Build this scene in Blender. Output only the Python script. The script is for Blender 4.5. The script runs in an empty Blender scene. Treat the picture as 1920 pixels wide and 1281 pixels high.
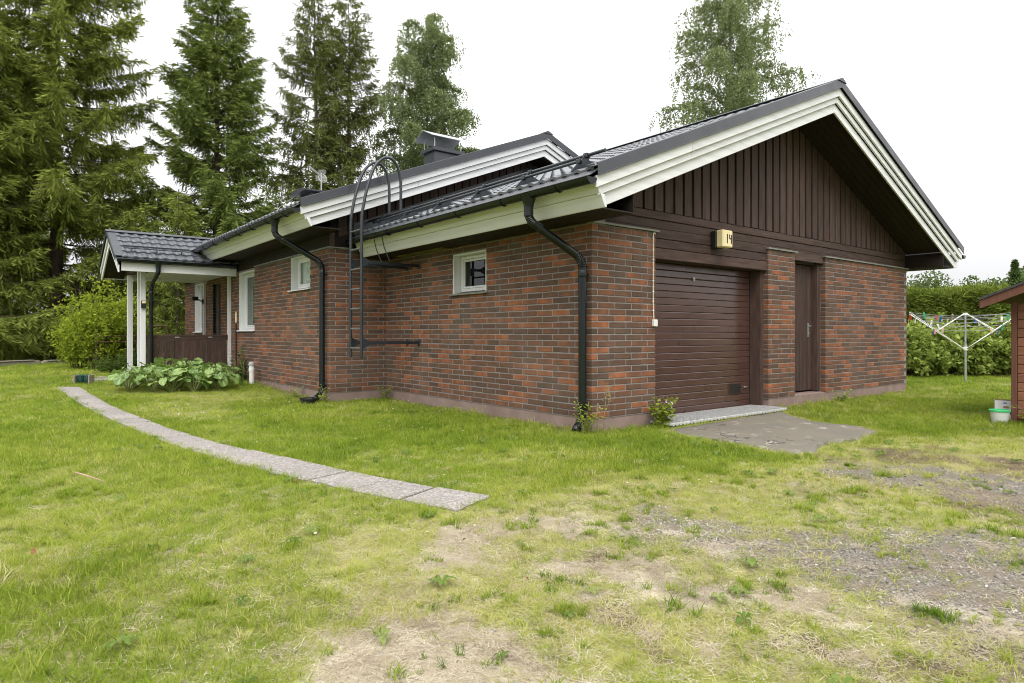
import bpy, math, random
import numpy as np
from mathutils import Matrix, Vector

# ------------------------------------------------------------------ scene, camera, light
S = bpy.context.scene
COL = S.collection
rad = math.radians

PHI = rad(51.698)                          # heading of the lens, counted from +X
CAM = np.array([-5.2076, -5.1467, 0.9625])
RGT = np.array([math.sin(PHI), -math.cos(PHI)])
FWD = np.array([math.cos(PHI), math.sin(PHI)])
cd = bpy.data.cameras.new('camera')
cam = bpy.data.objects.new('camera', cd)
COL.objects.link(cam)
cam.location = CAM
cam.rotation_euler = (math.pi/2, 0, PHI-math.pi/2)
cd.sensor_width = 36
cd.lens = 22.79
cd.shift_y = -15.5/1920
cd.clip_start = 0.05
cd.clip_end = 2000
S.camera = cam

SUN_EL, SUN_AZ = rad(52), rad(232)         # azimuth counted from +X, the sun stands behind the camera's left shoulder
w = bpy.data.worlds.new('World')
S.world = w
w.use_nodes = True
wt = w.node_tree
wt.nodes.clear()
wo = wt.nodes.new('ShaderNodeOutputWorld')
wb = wt.nodes.new('ShaderNodeBackground')
sky = wt.nodes.new('ShaderNodeTexSky')
sky.sky_type = 'NISHITA'
sky.sun_disc = False
sky.sun_elevation = SUN_EL
sky.sun_rotation = math.pi/2 - SUN_AZ
sky.dust_density = 4.0
hs = wt.nodes.new('ShaderNodeHueSaturation')
hs.inputs['Saturation'].default_value = 0.08
wt.links.new(sky.outputs[0], hs.inputs['Color'])
# closed cloud deck, brighter towards the zenith like any overcast sky
tc = wt.nodes.new('ShaderNodeTexCoord')
sx = wt.nodes.new('ShaderNodeSeparateXYZ')
wt.links.new(tc.outputs['Generated'], sx.inputs[0])
mr = wt.nodes.new('ShaderNodeMapRange')
mr.inputs['From Min'].default_value = 0.0
mr.inputs['From Max'].default_value = 1.0
mr.inputs['To Min'].default_value = 5.6
mr.inputs['To Max'].default_value = 18.0
wt.links.new(sx.outputs['Z'], mr.inputs['Value'])
cn = wt.nodes.new('ShaderNodeTexNoise')
cn.inputs['Scale'].default_value = 1.7
cn.inputs['Detail'].default_value = 5
wt.links.new(tc.outputs['Generated'], cn.inputs['Vector'])
mc = wt.nodes.new('ShaderNodeMapRange')
mc.inputs['From Min'].default_value = 0.3
mc.inputs['From Max'].default_value = 0.7
mc.inputs['To Min'].default_value = 0.86
mc.inputs['To Max'].default_value = 1.12
wt.links.new(cn.outputs[0], mc.inputs['Value'])
mm = wt.nodes.new('ShaderNodeMath')
mm.operation = 'MULTIPLY'
wt.links.new(mr.outputs[0], mm.inputs[0])
wt.links.new(mc.outputs[0], mm.inputs[1])
vm = wt.nodes.new('ShaderNodeVectorMath')
vm.operation = 'SCALE'
vm.inputs[0].default_value = (0.985, 0.99, 1.0)
wt.links.new(mm.outputs[0], vm.inputs['Scale'])
mx = wt.nodes.new('ShaderNodeMix')
mx.data_type = 'RGBA'
mx.inputs[0].default_value = 0.9
wt.links.new(hs.outputs[0], mx.inputs[6])
wt.links.new(vm.outputs[0], mx.inputs[7])
wt.links.new(mx.outputs[2], wb.inputs['Color'])
wb.inputs['Strength'].default_value = 0.08
wt.links.new(wb.outputs[0], wo.inputs[0])

sl = bpy.data.lights.new('sun', 'SUN')
sun = bpy.data.objects.new('sun', sl)
COL.objects.link(sun)
sl.energy = 1.5
sl.angle = rad(50)
sl.color = (1.0, 0.97, 0.92)
sd = Vector((math.cos(SUN_EL)*math.cos(SUN_AZ), math.cos(SUN_EL)*math.sin(SUN_AZ), math.sin(SUN_EL)))
sun.rotation_euler = sd.to_track_quat('Z', 'Y').to_euler()
sun.location = (-20, -25, 30)

S.view_settings.view_transform = 'Standard'
S.view_settings.look = 'None'
S.view_settings.exposure = 0.93
S.view_settings.gamma = 1.0
S.view_settings.use_curve_mapping = False
S.render.engine = 'CYCLES'
S.cycles.use_denoising = True
S.cycles.max_bounces = 6
S.cycles.diffuse_bounces = 3
S.cycles.use_adaptive_sampling = True
S.cycles.adaptive_threshold = 0.02
S.cycles.filter_width = 1.0
S.cycles.transparent_max_bounces = 12
S.cycles.sample_clamp_indirect = 6

rng = np.random.default_rng(7)
random.seed(7)

# ------------------------------------------------------------------ node material helpers
class NT:
    def __init__(s, name):
        s.m = bpy.data.materials.new(name)
        s.m.use_nodes = True
        s.t = s.m.node_tree
        s.t.nodes.clear()
        s.out = s.n('OutputMaterial')
    def n(s, kind, ins=None, **kw):
        nd = s.t.nodes.new('ShaderNode'+kind)
        for k, v in kw.items():
            setattr(nd, k, v)
        if ins:
            for k, v in ins.items():
                s.set(nd.inputs[k], v)
        return nd
    def set(s, sock, v):
        if isinstance(v, bpy.types.NodeSocket):
            s.t.links.new(v, sock)
        else:
            if sock.type == 'RGBA' and len(v) == 3:
                v = (*v, 1)
            sock.default_value = v
    def mix(s, f, a, b, blend='MIX'):
        nd = s.n('Mix', data_type='RGBA', blend_type=blend)
        s.set(nd.inputs[0], f); s.set(nd.inputs[6], a); s.set(nd.inputs[7], b)
        return nd.outputs[2]
    def math(s, op, a, b=0.0, c=0.0, clamp=False):
        nd = s.n('Math', operation=op, use_clamp=clamp)
        s.set(nd.inputs[0], a); s.set(nd.inputs[1], b); s.set(nd.inputs[2], c)
        return nd.outputs[0]
    def ramp(s, f, stops, interp='LINEAR'):
        nd = s.n('ValToRGB')
        cr = nd.color_ramp
        cr.interpolation = interp
        while len(cr.elements) < len(stops):
            cr.elements.new(0.5)
        for e, (p, c) in zip(cr.elements, stops):
            e.position = p
            e.color = (*c, 1) if len(c) == 3 else c
        s.set(nd.inputs[0], f)
        return nd.outputs[0]
    def rng(s, v, a, b, c=0.0, d=1.0):
        nd = s.n('MapRange')
        s.set(nd.inputs[0], v)
        for i, q in enumerate((a, b, c, d)):
            nd.inputs[1+i].default_value = q
        return nd.outputs[0]
    def coord(s, kind='Object', scale=(1, 1, 1), off=None):
        t = s.n('TexCoord')
        mp = s.n('Mapping')
        mp.inputs['Scale'].default_value = scale
        s.t.links.new(t.outputs[kind], mp.inputs[0])
        if off is not None:
            s.set(mp.inputs['Location'], off)
        return mp.outputs[0]
    def noise(s, vec, scale, detail=4, rough=0.55, dist=0.0):
        nd = s.n('TexNoise')
        s.set(nd.inputs['Vector'], vec)
        nd.inputs['Scale'].default_value = scale
        nd.inputs['Detail'].default_value = detail
        nd.inputs['Roughness'].default_value = rough
        nd.inputs['Distortion'].default_value = dist
        return nd.outputs[0]
    def attr(s, name, kind='GEOMETRY'):
        return s.n('Attribute', attribute_name=name, attribute_type=kind)
    def bump(s, h, strength=0.3, dist=0.01):
        nd = s.n('Bump')
        s.set(nd.inputs['Height'], h)
        nd.inputs['Strength'].default_value = strength
        nd.inputs['Distance'].default_value = dist
        return nd.outputs[0]
    def pbr(s, col, rough=0.6, metal=0.0, normal=None, spec=0.5, **kw):
        nd = s.n('BsdfPrincipled')
        s.set(nd.inputs['Base Color'], col)
        s.set(nd.inputs['Roughness'], rough)
        s.set(nd.inputs['Metallic'], metal)
        s.set(nd.inputs['Specular IOR Level'], spec)
        if normal is not None:
            s.set(nd.inputs['Normal'], normal)
        for k, v in kw.items():
            s.set(nd.inputs[k], v)
        s.t.links.new(nd.outputs[0], s.out.inputs[0])
        return s.m

def surf(name, c1, c2, scale=6, rough=0.6, metal=0.0, bump=0.15, bscale=40, stretch=(1, 1, 1), spec=0.4, rvar=0.0, dist=0.004, coat=0.0):
    """two-tone weathered surface; rvar = brightness spread between objects"""
    k = NT(name)
    oi = k.n('ObjectInfo')
    v = k.coord('Object', stretch, k.math('MULTIPLY', oi.outputs['Random'], 37.0) if rvar else None)
    f = k.rng(k.noise(v, scale, 5, 0.6), 0.3, 0.7)
    c = k.mix(f, c1, c2)
    if rvar:
        c = k.mix(1.0, c, k.n('CombineColor', {0: k.rng(oi.outputs['Random'], 0, 1, 1-rvar, 1+rvar), 1: k.rng(oi.outputs['Random'], 0, 1, 1-rvar, 1+rvar), 2: k.rng(oi.outputs['Random'], 0, 1, 1-rvar, 1+rvar)}).outputs[0], 'MULTIPLY')
    nb = k.bump(k.noise(v, bscale, 3), bump, dist) if bump else None
    rr = k.rng(k.noise(v, scale*1.7, 3), 0.3, 0.7, max(rough-0.08, 0.05), min(rough+0.08, 1))
    return k.pbr(c, rr, metal, nb, spec, **({'Coat Weight': coat, 'Coat Roughness': 0.14} if coat else {}))

def brick_mat(name, island):
    k = NT(name)
    if island:
        r = k.n('NewGeometry').outputs['Random Per Island']
    else:
        r = k.n('ObjectInfo').outputs['Random']
    pos = k.n('NewGeometry').outputs['Position']
    r2 = k.math('FRACT', k.math('MULTIPLY', r, 17.31))
    r3 = k.math('FRACT', k.math('MULTIPLY', r, 53.7))
    ofs = k.n('CombineXYZ', {0: k.math('MULTIPLY', r2, 40), 1: k.math('MULTIPLY', r3, 40), 2: 0.0}).outputs[0]
    pv = k.n('VectorMath', {0: pos, 1: ofs}, operation='ADD').outputs[0]
    fl = k.noise(pv, 6.5, 2, 0.5)                                  # kiln flashing along the brick
    v = k.math('ADD', k.math('MULTIPLY', r, 0.66), k.math('MULTIPLY', k.rng(fl, 0.30, 0.70), 0.34))
    c = k.ramp(v, [(0.0, (0.076, 0.049, 0.035)), (0.28, (0.106, 0.062, 0.042)), (0.52, (0.140, 0.070, 0.042)), (0.66, (0.192, 0.080, 0.041)), (0.83, (0.285, 0.102, 0.044)), (1.0, (0.375, 0.130, 0.053))])
    sc = k.n('Mapping', {0: pv, 3: (1, 1, 0.06)}).outputs[0]
    st = k.noise(sc, 170, 3, 0.6)                                  # vertical drag marks of the wire-cut face
    gr = k.noise(pv, 90, 3, 0.6)
    c = k.mix(k.rng(st, 0.3, 0.75, 0.0, 0.42), c, k.mix(0.5, c, (0.05, 0.045, 0.04)))
    c = k.mix(k.rng(k.noise(pos, 1.3, 4), 0.48, 0.75, 0, 0.30), c, (0.18, 0.155, 0.13))
    c = k.mix(k.rng(k.noise(k.n('Mapping', {0: pos, 3: (2.6, 2.6, 0.35)}).outputs[0], 1.0, 4), 0.55, 0.8, 0, 0.35), c, k.mix(0.5, c, (0.05, 0.042, 0.036)))
    c = k.mix(k.rng(k.noise(pos, 38, 2), 0.70, 0.76, 0, 0.5), c, (0.30, 0.26, 0.23))
    h = k.math('ADD', k.math('MULTIPLY', st, 0.7), gr)
    return k.pbr(c, 0.82, 0, k.bump(h, 0.55, 0.004), 0.25)

def wood_mat(name, c1, c2, axis, rough=0.7, rvar=0.18, spec=0.3, bump=0.35):
    st = [1, 1, 1]
    st = [22, 22, 22]
    st[axis] = 1.6
    return surf(name, c1, c2, 1.6, rough, 0, bump, 7, tuple(st), spec, rvar, 0.004)

def leaf_mat(name, c1, c2, trans=0.35, rough=0.55, attr='tint', kind='GEOMETRY', gloss=0.25):
    """c1..c2 picked by the attribute"""
    k = NT(name)
    a = k.attr(attr, kind).outputs['Fac']
    c = k.mix(a, c1, c2)
    p = k.n('BsdfDiffuse', {0: c})
    t = k.n('BsdfTranslucent')
    k.set(t.inputs[0], k.mix(0.5, c, (c2[0]*1.15, c2[1]*1.15, c2[2]*0.8)))
    ms = k.n('MixShader')
    ms.inputs[0].default_value = trans
    k.t.links.new(p.outputs[0], ms.inputs[1])
    k.t.links.new(t.outputs[0], ms.inputs[2])
    k.t.links.new(ms.outputs[0], k.out.inputs[0])
    return k.m

def glass_mat(name):
    k = NT(name)
    g = k.n('BsdfGlossy')
    g.inputs['Roughness'].default_value = 0.015
    t = k.n('BsdfTransparent')
    t.inputs[0].default_value = (0.86, 0.9, 0.88, 1)
    lw = k.n('LayerWeight')
    lw.inputs[0].default_value = 0.5
    fz = k.math('POWER', lw.outputs['Facing'], 5.0)
    ms = k.n('MixShader')
    k.set(ms.inputs[0], k.math('MULTIPLY_ADD', fz, 0.9, 0.05, True))
    k.t.links.new(t.outputs[0], ms.inputs[1])
    k.t.links.new(g.outputs[0], ms.inputs[2])
    k.t.links.new(ms.outputs[0], k.out.inputs[0])
    return k.m

M = {}
M['brick'] = brick_mat('brick', False)
M['brick_many'] = brick_mat('brick_many', True)
M['mortar'] = surf('mortar', (0.195, 0.180, 0.172), (0.275, 0.256, 0.245), 9, 0.9, 0, 0.5, 120, spec=0.1)
M['plinth'] = surf('plinth', (0.20, 0.142, 0.124), (0.285, 0.212, 0.186), 3, 0.9, 0, 0.5, 60, spec=0.15)
M['ledge'] = surf('ledge', (0.15, 0.15, 0.125), (0.24, 0.24, 0.205), 8, 0.6, 0, 0.2, 50)
BR1, BR2 = (0.037, 0.0215, 0.017), (0.088, 0.054, 0.043)
M['wood_v'] = wood_mat('stained_wood_upright', BR1, BR2, 2)
M['wood_x'] = wood_mat('stained_wood_along_x', BR1, BR2, 0)
M['wood_y'] = wood_mat('stained_wood_along_y', BR1, BR2, 1)
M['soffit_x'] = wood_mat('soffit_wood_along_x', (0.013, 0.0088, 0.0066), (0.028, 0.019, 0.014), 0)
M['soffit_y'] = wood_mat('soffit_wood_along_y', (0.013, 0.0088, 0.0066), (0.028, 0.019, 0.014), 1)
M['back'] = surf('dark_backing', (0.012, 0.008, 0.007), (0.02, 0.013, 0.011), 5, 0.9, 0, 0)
M['white_x'] = surf('white_paint', (0.62, 0.622, 0.635), (0.765, 0.77, 0.785), 1.1, 0.5, 0, 0.25, 5, (0.6, 18, 18), 0.35, 0.03)
M['white_y'] = surf('white_paint_along_y', (0.62, 0.622, 0.635), (0.765, 0.77, 0.785), 1.1, 0.5, 0, 0.25, 5, (18, 0.6, 18), 0.35, 0.03)
M['white_v'] = surf('white_paint_upright', (0.60, 0.60, 0.60), (0.74, 0.742, 0.742), 1.5, 0.5, 0, 0.25, 5, (18, 18, 0.8), 0.35, 0.03)
M['roof'] = surf('roof_sheet', (0.095, 0.101, 0.116), (0.118, 0.125, 0.142), 2.5, 0.38, 0.0, 0.02, 60, spec=0.55, coat=0.2)
M['flash'] = surf('roof_flashing', (0.034, 0.037, 0.045), (0.046, 0.050, 0.060), 2, 0.40, 0.0, 0.03, 30, spec=0.5, coat=0.15)
M['gutter'] = surf('gutter_coat', (0.005, 0.0075, 0.0085), (0.008, 0.0115, 0.013), 2, 0.17, 0.0, 0.02, 20, spec=0.42)
M['steel'] = surf('painted_steel', (0.014, 0.018, 0.023), (0.026, 0.031, 0.038), 4, 0.34, 0.0, 0.05, 60, spec=0.55)
M['galv'] = surf('galvanised_steel', (0.42, 0.43, 0.44), (0.58, 0.59, 0.60), 14, 0.38, 0.8, 0.1, 60)
M['doorbrown'] = surf('brown_door_coat', (0.062, 0.030, 0.023), (0.083, 0.041, 0.032), 3, 0.34, 0, 0.18, 190, (1, 1, 1), 0.6, 0.04, 0.002, 0.35)
M['rubber'] = surf('black_rubber', (0.012, 0.012, 0.013), (0.022, 0.022, 0.023), 8, 0.7, 0, 0.1, 60)
M['glass'] = glass_mat('window_glass')
M['blind'] = surf('pale_blind', (0.80, 0.81, 0.78), (0.86, 0.87, 0.84), 3, 0.8, 0, 0.1, 20)
M['cream'] = surf('cream_plastic', (0.74, 0.62, 0.34), (0.80, 0.69, 0.41), 6, 0.4, 0, 0.05, 30)
M['black'] = surf('black_plastic', (0.010, 0.010, 0.011), (0.018, 0.018, 0.018), 6, 0.4, 0, 0.05, 30)
M['whitepl'] = surf('white_plastic', (0.70, 0.70, 0.68), (0.80, 0.80, 0.78), 6, 0.35, 0, 0.05, 30)
M['cable'] = surf('cable_sheath', (0.62, 0.58, 0.48), (0.74, 0.70, 0.60), 10, 0.5, 0, 0.05, 30)
M['concrete'] = surf('concrete', (0.22, 0.205, 0.185), (0.34, 0.32, 0.29), 6, 0.9, 0, 0.5, 90, spec=0.15)
M['bark'] = surf('spruce_bark', (0.070, 0.050, 0.040), (0.135, 0.100, 0.080), 5, 0.95, 0, 0.8, 14, (3, 3, 1), 0.1, 0.1, 0.03)
M['birchbark'] = surf('birch_bark', (0.10, 0.09, 0.08), (0.52, 0.49, 0.45), 4, 0.8, 0, 0.4, 10, (1, 1, 2.5), 0.2, 0, 0.02)
M['twig'] = surf('twig_bark', (0.05, 0.036, 0.026), (0.11, 0.08, 0.06), 8, 0.9, 0, 0.2, 20)

# ------------------------------------------------------------------ mesh helpers
def mesh_obj(name, verts, faces, mat=None, parent=None, smooth=False, attrs=None, mats=None):
    me = bpy.data.meshes.new(name)
    if isinstance(faces, np.ndarray):
        verts = np.asarray(verts, dtype=np.float32)
        nf, k = faces.shape
        me.vertices.add(len(verts))
        me.vertices.foreach_set('co', verts.ravel())
        me.loops.add(nf*k)
        me.loops.foreach_set('vertex_index', faces.astype(np.int32).ravel())
        me.polygons.add(nf)
        me.polygons.foreach_set('loop_start', np.arange(0, nf*k, k, dtype=np.int32))
        me.update(calc_edges=True)
    else:
        me.from_pydata([tuple(map(float, v)) for v in verts], [], faces)
    if mats:
        for m in mats: me.materials.append(m)
    elif mat:
        me.materials.append(mat)
    if smooth:
        me.polygons.foreach_set('use_smooth', np.ones(len(me.polygons), dtype=bool))
    if attrs:
        for an, (dom, typ, arr) in attrs.items():
            a = me.attributes.new(an, typ, dom)
            a.data.foreach_set('value' if typ in ('FLOAT', 'INT') else ('vector' if typ == 'FLOAT_VECTOR' else 'color'), np.asarray(arr).ravel())
    me.update()
    o = bpy.data.objects.new(name, me)
    COL.objects.link(o)
    if parent is not None:
        attach(o, parent)
    return o

def attach(o, p):
    o.parent = p
    o.matrix_parent_inverse = world_of(p).inverted()

def world_of(p):
    m = p.matrix_basis.copy()
    while p.parent is not None:
        m = p.parent.matrix_basis @ (p.matrix_parent_inverse @ m)
        p = p.parent
    return m

def tag(o, label=None, cat=None, group=None, kind=None):
    if label: o['label'] = label
    if cat: o['category'] = cat
    if group: o['group'] = group
    if kind: o['kind'] = kind
    return o

def thing(name, loc, label, cat, group=None):
    o = bpy.data.objects.new(name, None)
    o.empty_display_size = 0.2
    COL.objects.link(o)
    o.location = loc
    return tag(o, label, cat, group)

class MB:
    def __init__(s): s.v = []; s.f = []
    def add(s, vs, fs):
        b = len(s.v)
        s.v += [tuple(v) for v in vs]
        s.f += [tuple(b+i for i in f) for f in fs]
        return s
    def box(s, x0, x1, y0, y1, z0, z1):
        vs = [(x, y, z) for x in (x0, x1) for y in (y0, y1) for z in (z0, z1)]
        return s.add(vs, [(0, 1, 3, 2), (4, 6, 7, 5), (0, 4, 5, 1), (2, 3, 7, 6), (0, 2, 6, 4), (1, 5, 7, 3)])
    def cbox(s, x0, x1, y0, y1, z0, z1, c=0.004):
        v, q, t = CB
        lo = np.array([x0, y0, z0]); hi = np.array([x1, y1, z1])
        c = min(c, 0.45*float((hi-lo).min()))
        p = (lo+hi)/2 + v[:, 0]*((hi-lo)/2) - v[:, 1]*c
        return s.add(p, q+t)
    def prism(s, poly, axis, a, b):
        """poly: 2-D outline in the two other axes (in xyz order), extruded along axis from a to b"""
        n = len(poly)
        def P(p, q):
            r = list(p); r.insert(axis, q); return tuple(r)
        vs = [P(p, a) for p in poly]+[P(p, b) for p in poly]
        fs = [tuple(range(n)), tuple(range(2*n-1, n-1, -1))]
        fs += [(i, i+n, (i+1) % n+n, (i+1) % n) for i in range(n)]
        return s.add(vs, fs)
    def tube(s, pts, r, n=10, cap=True):
        pts = [Vector(p) for p in pts]
        rs = r if isinstance(r, (list, tuple, np.ndarray)) else [r]*len(pts)
        b = len(s.v)
        up = None
        for i, p in enumerate(pts):
            d = (pts[min(i+1, len(pts)-1)]-pts[max(i-1, 0)]).normalized()
            if up is None:
                up = d.orthogonal().normalized()
            else:
                up = (up-d*up.dot(d)).normalized()
            sd_ = d.cross(up)
            for k in range(n):
                a = 2*math.pi*k/n
                s.v.append(tuple(p+(up*math.cos(a)+sd_*math.sin(a))*rs[i]))
        for i in range(len(pts)-1):
            for k in range(n):
                s.f.append((b+i*n+k, b+i*n+(k+1) % n, b+(i+1)*n+(k+1) % n, b+(i+1)*n+k))
        if cap:
            s.f.append(tuple(b+k for k in range(n))[::-1])
            s.f.append(tuple(b+(len(pts)-1)*n+k for k in range(n)))
        return s
    def lathe(s, prof, c=(0, 0, 0), n=20):
        b = len(s.v)
        for r, z in prof:
            for k in range(n):
                a = 2*math.pi*k/n
                s.v.append((c[0]+r*math.cos(a), c[1]+r*math.sin(a), c[2]+z))
        for i in range(len(prof)-1):
            for k in range(n):
                s.f.append((b+i*n+k, b+i*n+(k+1) % n, b+(i+1)*n+(k+1) % n, b+(i+1)*n+k))
        return s
    def obj(s, name, mat, parent=None, smooth=False, bevel=0):
        o = mesh_obj(name, s.v, s.f, M[mat] if isinstance(mat, str) else mat, parent, smooth)
        if smooth:
            sharp_edges(o)
        if bevel:
            m = o.modifiers.new('bevel', 'BEVEL')
            m.width = bevel
            m.segments = 1
            m.limit_method = 'ANGLE'
        return o

def sharp_edges(o, ang=0.7):
    o.data.set_sharp_from_angle(angle=ang)

def _cb():
    vs = []
    idx = {}
    for sx_ in (-1, 1):
        for sy_ in (-1, 1):
            for sz_ in (-1, 1):
                sg = np.array([sx_, sy_, sz_], float)
                for a in range(3):
                    o = sg.copy(); o[a] = 0          # vertex lying on face "a": pulled in along the other two
                    idx[(sx_, sy_, sz_, a)] = len(vs)
                    vs.append((sg, o))
    q, t = [], []
    for a in range(3):
        b, c = (a+1) % 3, (a+2) % 3
        for s_ in (-1, 1):
            ring = []
            for sb, sc in ((-1, -1), (1, -1), (1, 1), (-1, 1)):
                k = [0, 0, 0]; k[a] = s_; k[b] = sb; k[c] = sc
                ring.append(idx[(*k, a)])
            q.append(tuple(ring if s_ > 0 else ring[::-1]))
    for a in range(3):                                # the edges run along a
        b, c = (a+1) % 3, (a+2) % 3
        for sb in (-1, 1):
            for sc in (-1, 1):
                k0 = [0, 0, 0]; k1 = [0, 0, 0]
                k0[a], k1[a] = -1, 1
                for k in (k0, k1): k[b] = sb; k[c] = sc
                f = (idx[(*k0, b)], idx[(*k1, b)], idx[(*k1, c)], idx[(*k0, c)])
                q.append(f if sb*sc > 0 else f[::-1])
    for sx_ in (-1, 1):
        for sy_ in (-1, 1):
            for sz_ in (-1, 1):
                f = tuple(idx[(sx_, sy_, sz_, a)] for a in range(3))
                t.append(f if sx_*sy_*sz_ > 0 else f[::-1])
    return np.array([[a, b] for a, b in vs]), q, t
CB = _cb()

def smooth01(a, b, x):
    t = np.clip((np.asarray(x, float)-a)/(b-a), 0, 1)
    return t*t*(3-2*t)

_perm = np.random.default_rng(3).random((256, 256))
def vnoise(x, y, f=1.0, oct_=3, seed=0):
    x = np.asarray(x, float)*f+seed*17.3; y = np.asarray(y, float)*f+seed*9.7
    tot = 0; amp = 1; norm = 0
    for o in range(oct_):
        xi = np.floor(x).astype(int); yi = np.floor(y).astype(int)
        u = x-xi; v = y-yi
        u = u*u*(3-2*u); v = v*v*(3-2*v)
        g = lambda i, j: _perm[i % 256, j % 256]
        val = (g(xi, yi)*(1-u)+g(xi+1, yi)*u)*(1-v)+(g(xi, yi+1)*(1-u)+g(xi+1, yi+1)*u)*v
        tot = tot+val*amp; norm += amp
        amp *= 0.5; x = x*2+11.1; y = y*2+5.3
    return tot/norm

def poly_sd(x, y, poly):
    """signed distance to a polygon, positive inside"""
    x = np.asarray(x, float); y = np.asarray(y, float)
    d = np.full(x.shape, 1e9); ins = np.zeros(x.shape, bool)
    n = len(poly)
    for i in range(n):
        ax, ay = poly[i]; bx, by = poly[(i+1) % n]
        ex, ey = bx-ax, by-ay
        t = np.clip(((x-ax)*ex+(y-ay)*ey)/(ex*ex+ey*ey+1e-12), 0, 1)
        d = np.minimum(d, np.hypot(x-ax-t*ex, y-ay-t*ey))
        c = ((ay > y) != (by > y)) & (x < (bx-ax)*(y-ay)/((by-ay) if by != ay else 1e-12)+ax)
        ins ^= c
    return np.where(ins, d, -d)

def spot(px, depth, z=0.0):
    """a place in the garden, by bearing and distance from where the photographer stood"""
    p = CAM[:2]+RGT*((px-960)/1215.5*depth)+FWD*depth
    return np.array([p[0], p[1], z])
# ------------------------------------------------------------------ the ground
def gz0(x, y):
    return -0.15+0.18*smooth01(5.5, 12, y)
def gz(x, y):
    near = smooth01(0.15, 0.8, -poly_sd(x, y, HOUSE))*smooth01(-0.02, 0.45, -poly_sd(x, y, PATH))*smooth01(-0.05, 0.3, -poly_sd(x, y, ASPH))
    return gz0(x, y)+near*((vnoise(x, y, 0.9, 2, 1)-0.5)*0.05+(vnoise(x, y, 5, 2, 2)-0.5)*0.022)

HOUSE = [(0.0, 0.0), (8.66, 0.0), (8.66, 16), (-1.0, 16), (-1.0, 4.95), (0.0, 4.95)]
PATH_L = [(-4.40, 9.36), (-4.31, 7.82), (-4.20, 6.14), (-4.10, 4.42), (-3.97, 2.94), (-3.84, 1.71), (-3.69, 0.80), (-3.55, 0.09), (-3.39, -0.50), (-3.26, -1.03), (-3.13, -1.40), (-2.99, -1.80)]
PATH_R = [(-4.05, 9.20), (-3.94, 7.43), (-3.84, 5.80), (-3.75, 4.2), (-3.61, 2.70), (-3.46, 1.68), (-3.30, 0.92), (-3.14, 0.26), (-2.99, -0.36), (-2.86, -0.87), (-2.75, -1.25), (-2.60, -1.64)]
PATH = PATH_L+PATH_R[::-1]
ASPH = [(0.86, -0.44), (3.42, -0.34), (3.05, -0.72), (2.72, -1.15), (2.75, -1.70), (2.55, -1.98), (1.60, -2.10), (1.15, -2.02), (0.80, -2.16), (0.50, -2.06), (0.56, -1.55), (0.60, -1.0), (0.62, -0.66)]
BARE = [(-4.46, -3.20), (-4.34, -2.98), (-4.2, -2.87), (-4.02, -2.88), (-3.84, -2.98), (-3.72, -3.24), (-3.76, -3.48), (-3.93, -3.60), (-4.3, -3.6)]
SPARSE = [(-4.50, -3.11), (-4.26, -2.79), (-4.06, -2.5), (-3.8, -2.3), (-3.83, -1.98), (-3.44, -1.78), (-3.02, -2.02), (-2.44, -2.14), (-2.2, -2.62), (-2.2, -3.36), (-2.2, -3.96), (-2.0, -4.7), (-2.65, -5.2), (-4.4, -4.6)]
GRAV1 = [(-2.42, -2.55), (-2.0, -2.70), (-1.75, -3.05), (-1.5, -3.35), (-1.2, -3.70), (-0.6, -4.3), (-0.7, -5.6), (-2.4, -5.4), (-2.45, -4.5), (-2.38, -4.1), (-2.3, -3.6), (-2.3, -3.2)]
GRAV2 = [(-0.15, -2.55), (0.5, -2.60), (0.85, -3.05), (1.0, -3.72), (1.2, -5.0), (0.0, -5.0), (-0.25, -4.0), (-0.1, -3.4)]
BROWN = [(-0.6, -2.44), (0.3, -2.28), (1.5, -2.25), (2.0, -2.9), (1.9, -4.4), (-0.8, -4.8), (-0.9, -3.5), (-0.8, -2.78)]
DRY = [(-3.65, -1.42), (-3.15, -1.55), (-2.72, -1.86), (-2.06, -1.9), (-1.24, -2.0), (0.14, -2.3), (2.4, -2.25), (3.4, -3.0), (3.4, -7), (-3.0, -7), (-4.7, -4.0), (-4.46, -3.11), (-4.11, -2.39)]
SHEDP = [(4.7, -2.66), (7.2, -2.66), (7.2, -5.2), (4.7, -5.2)]

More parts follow.
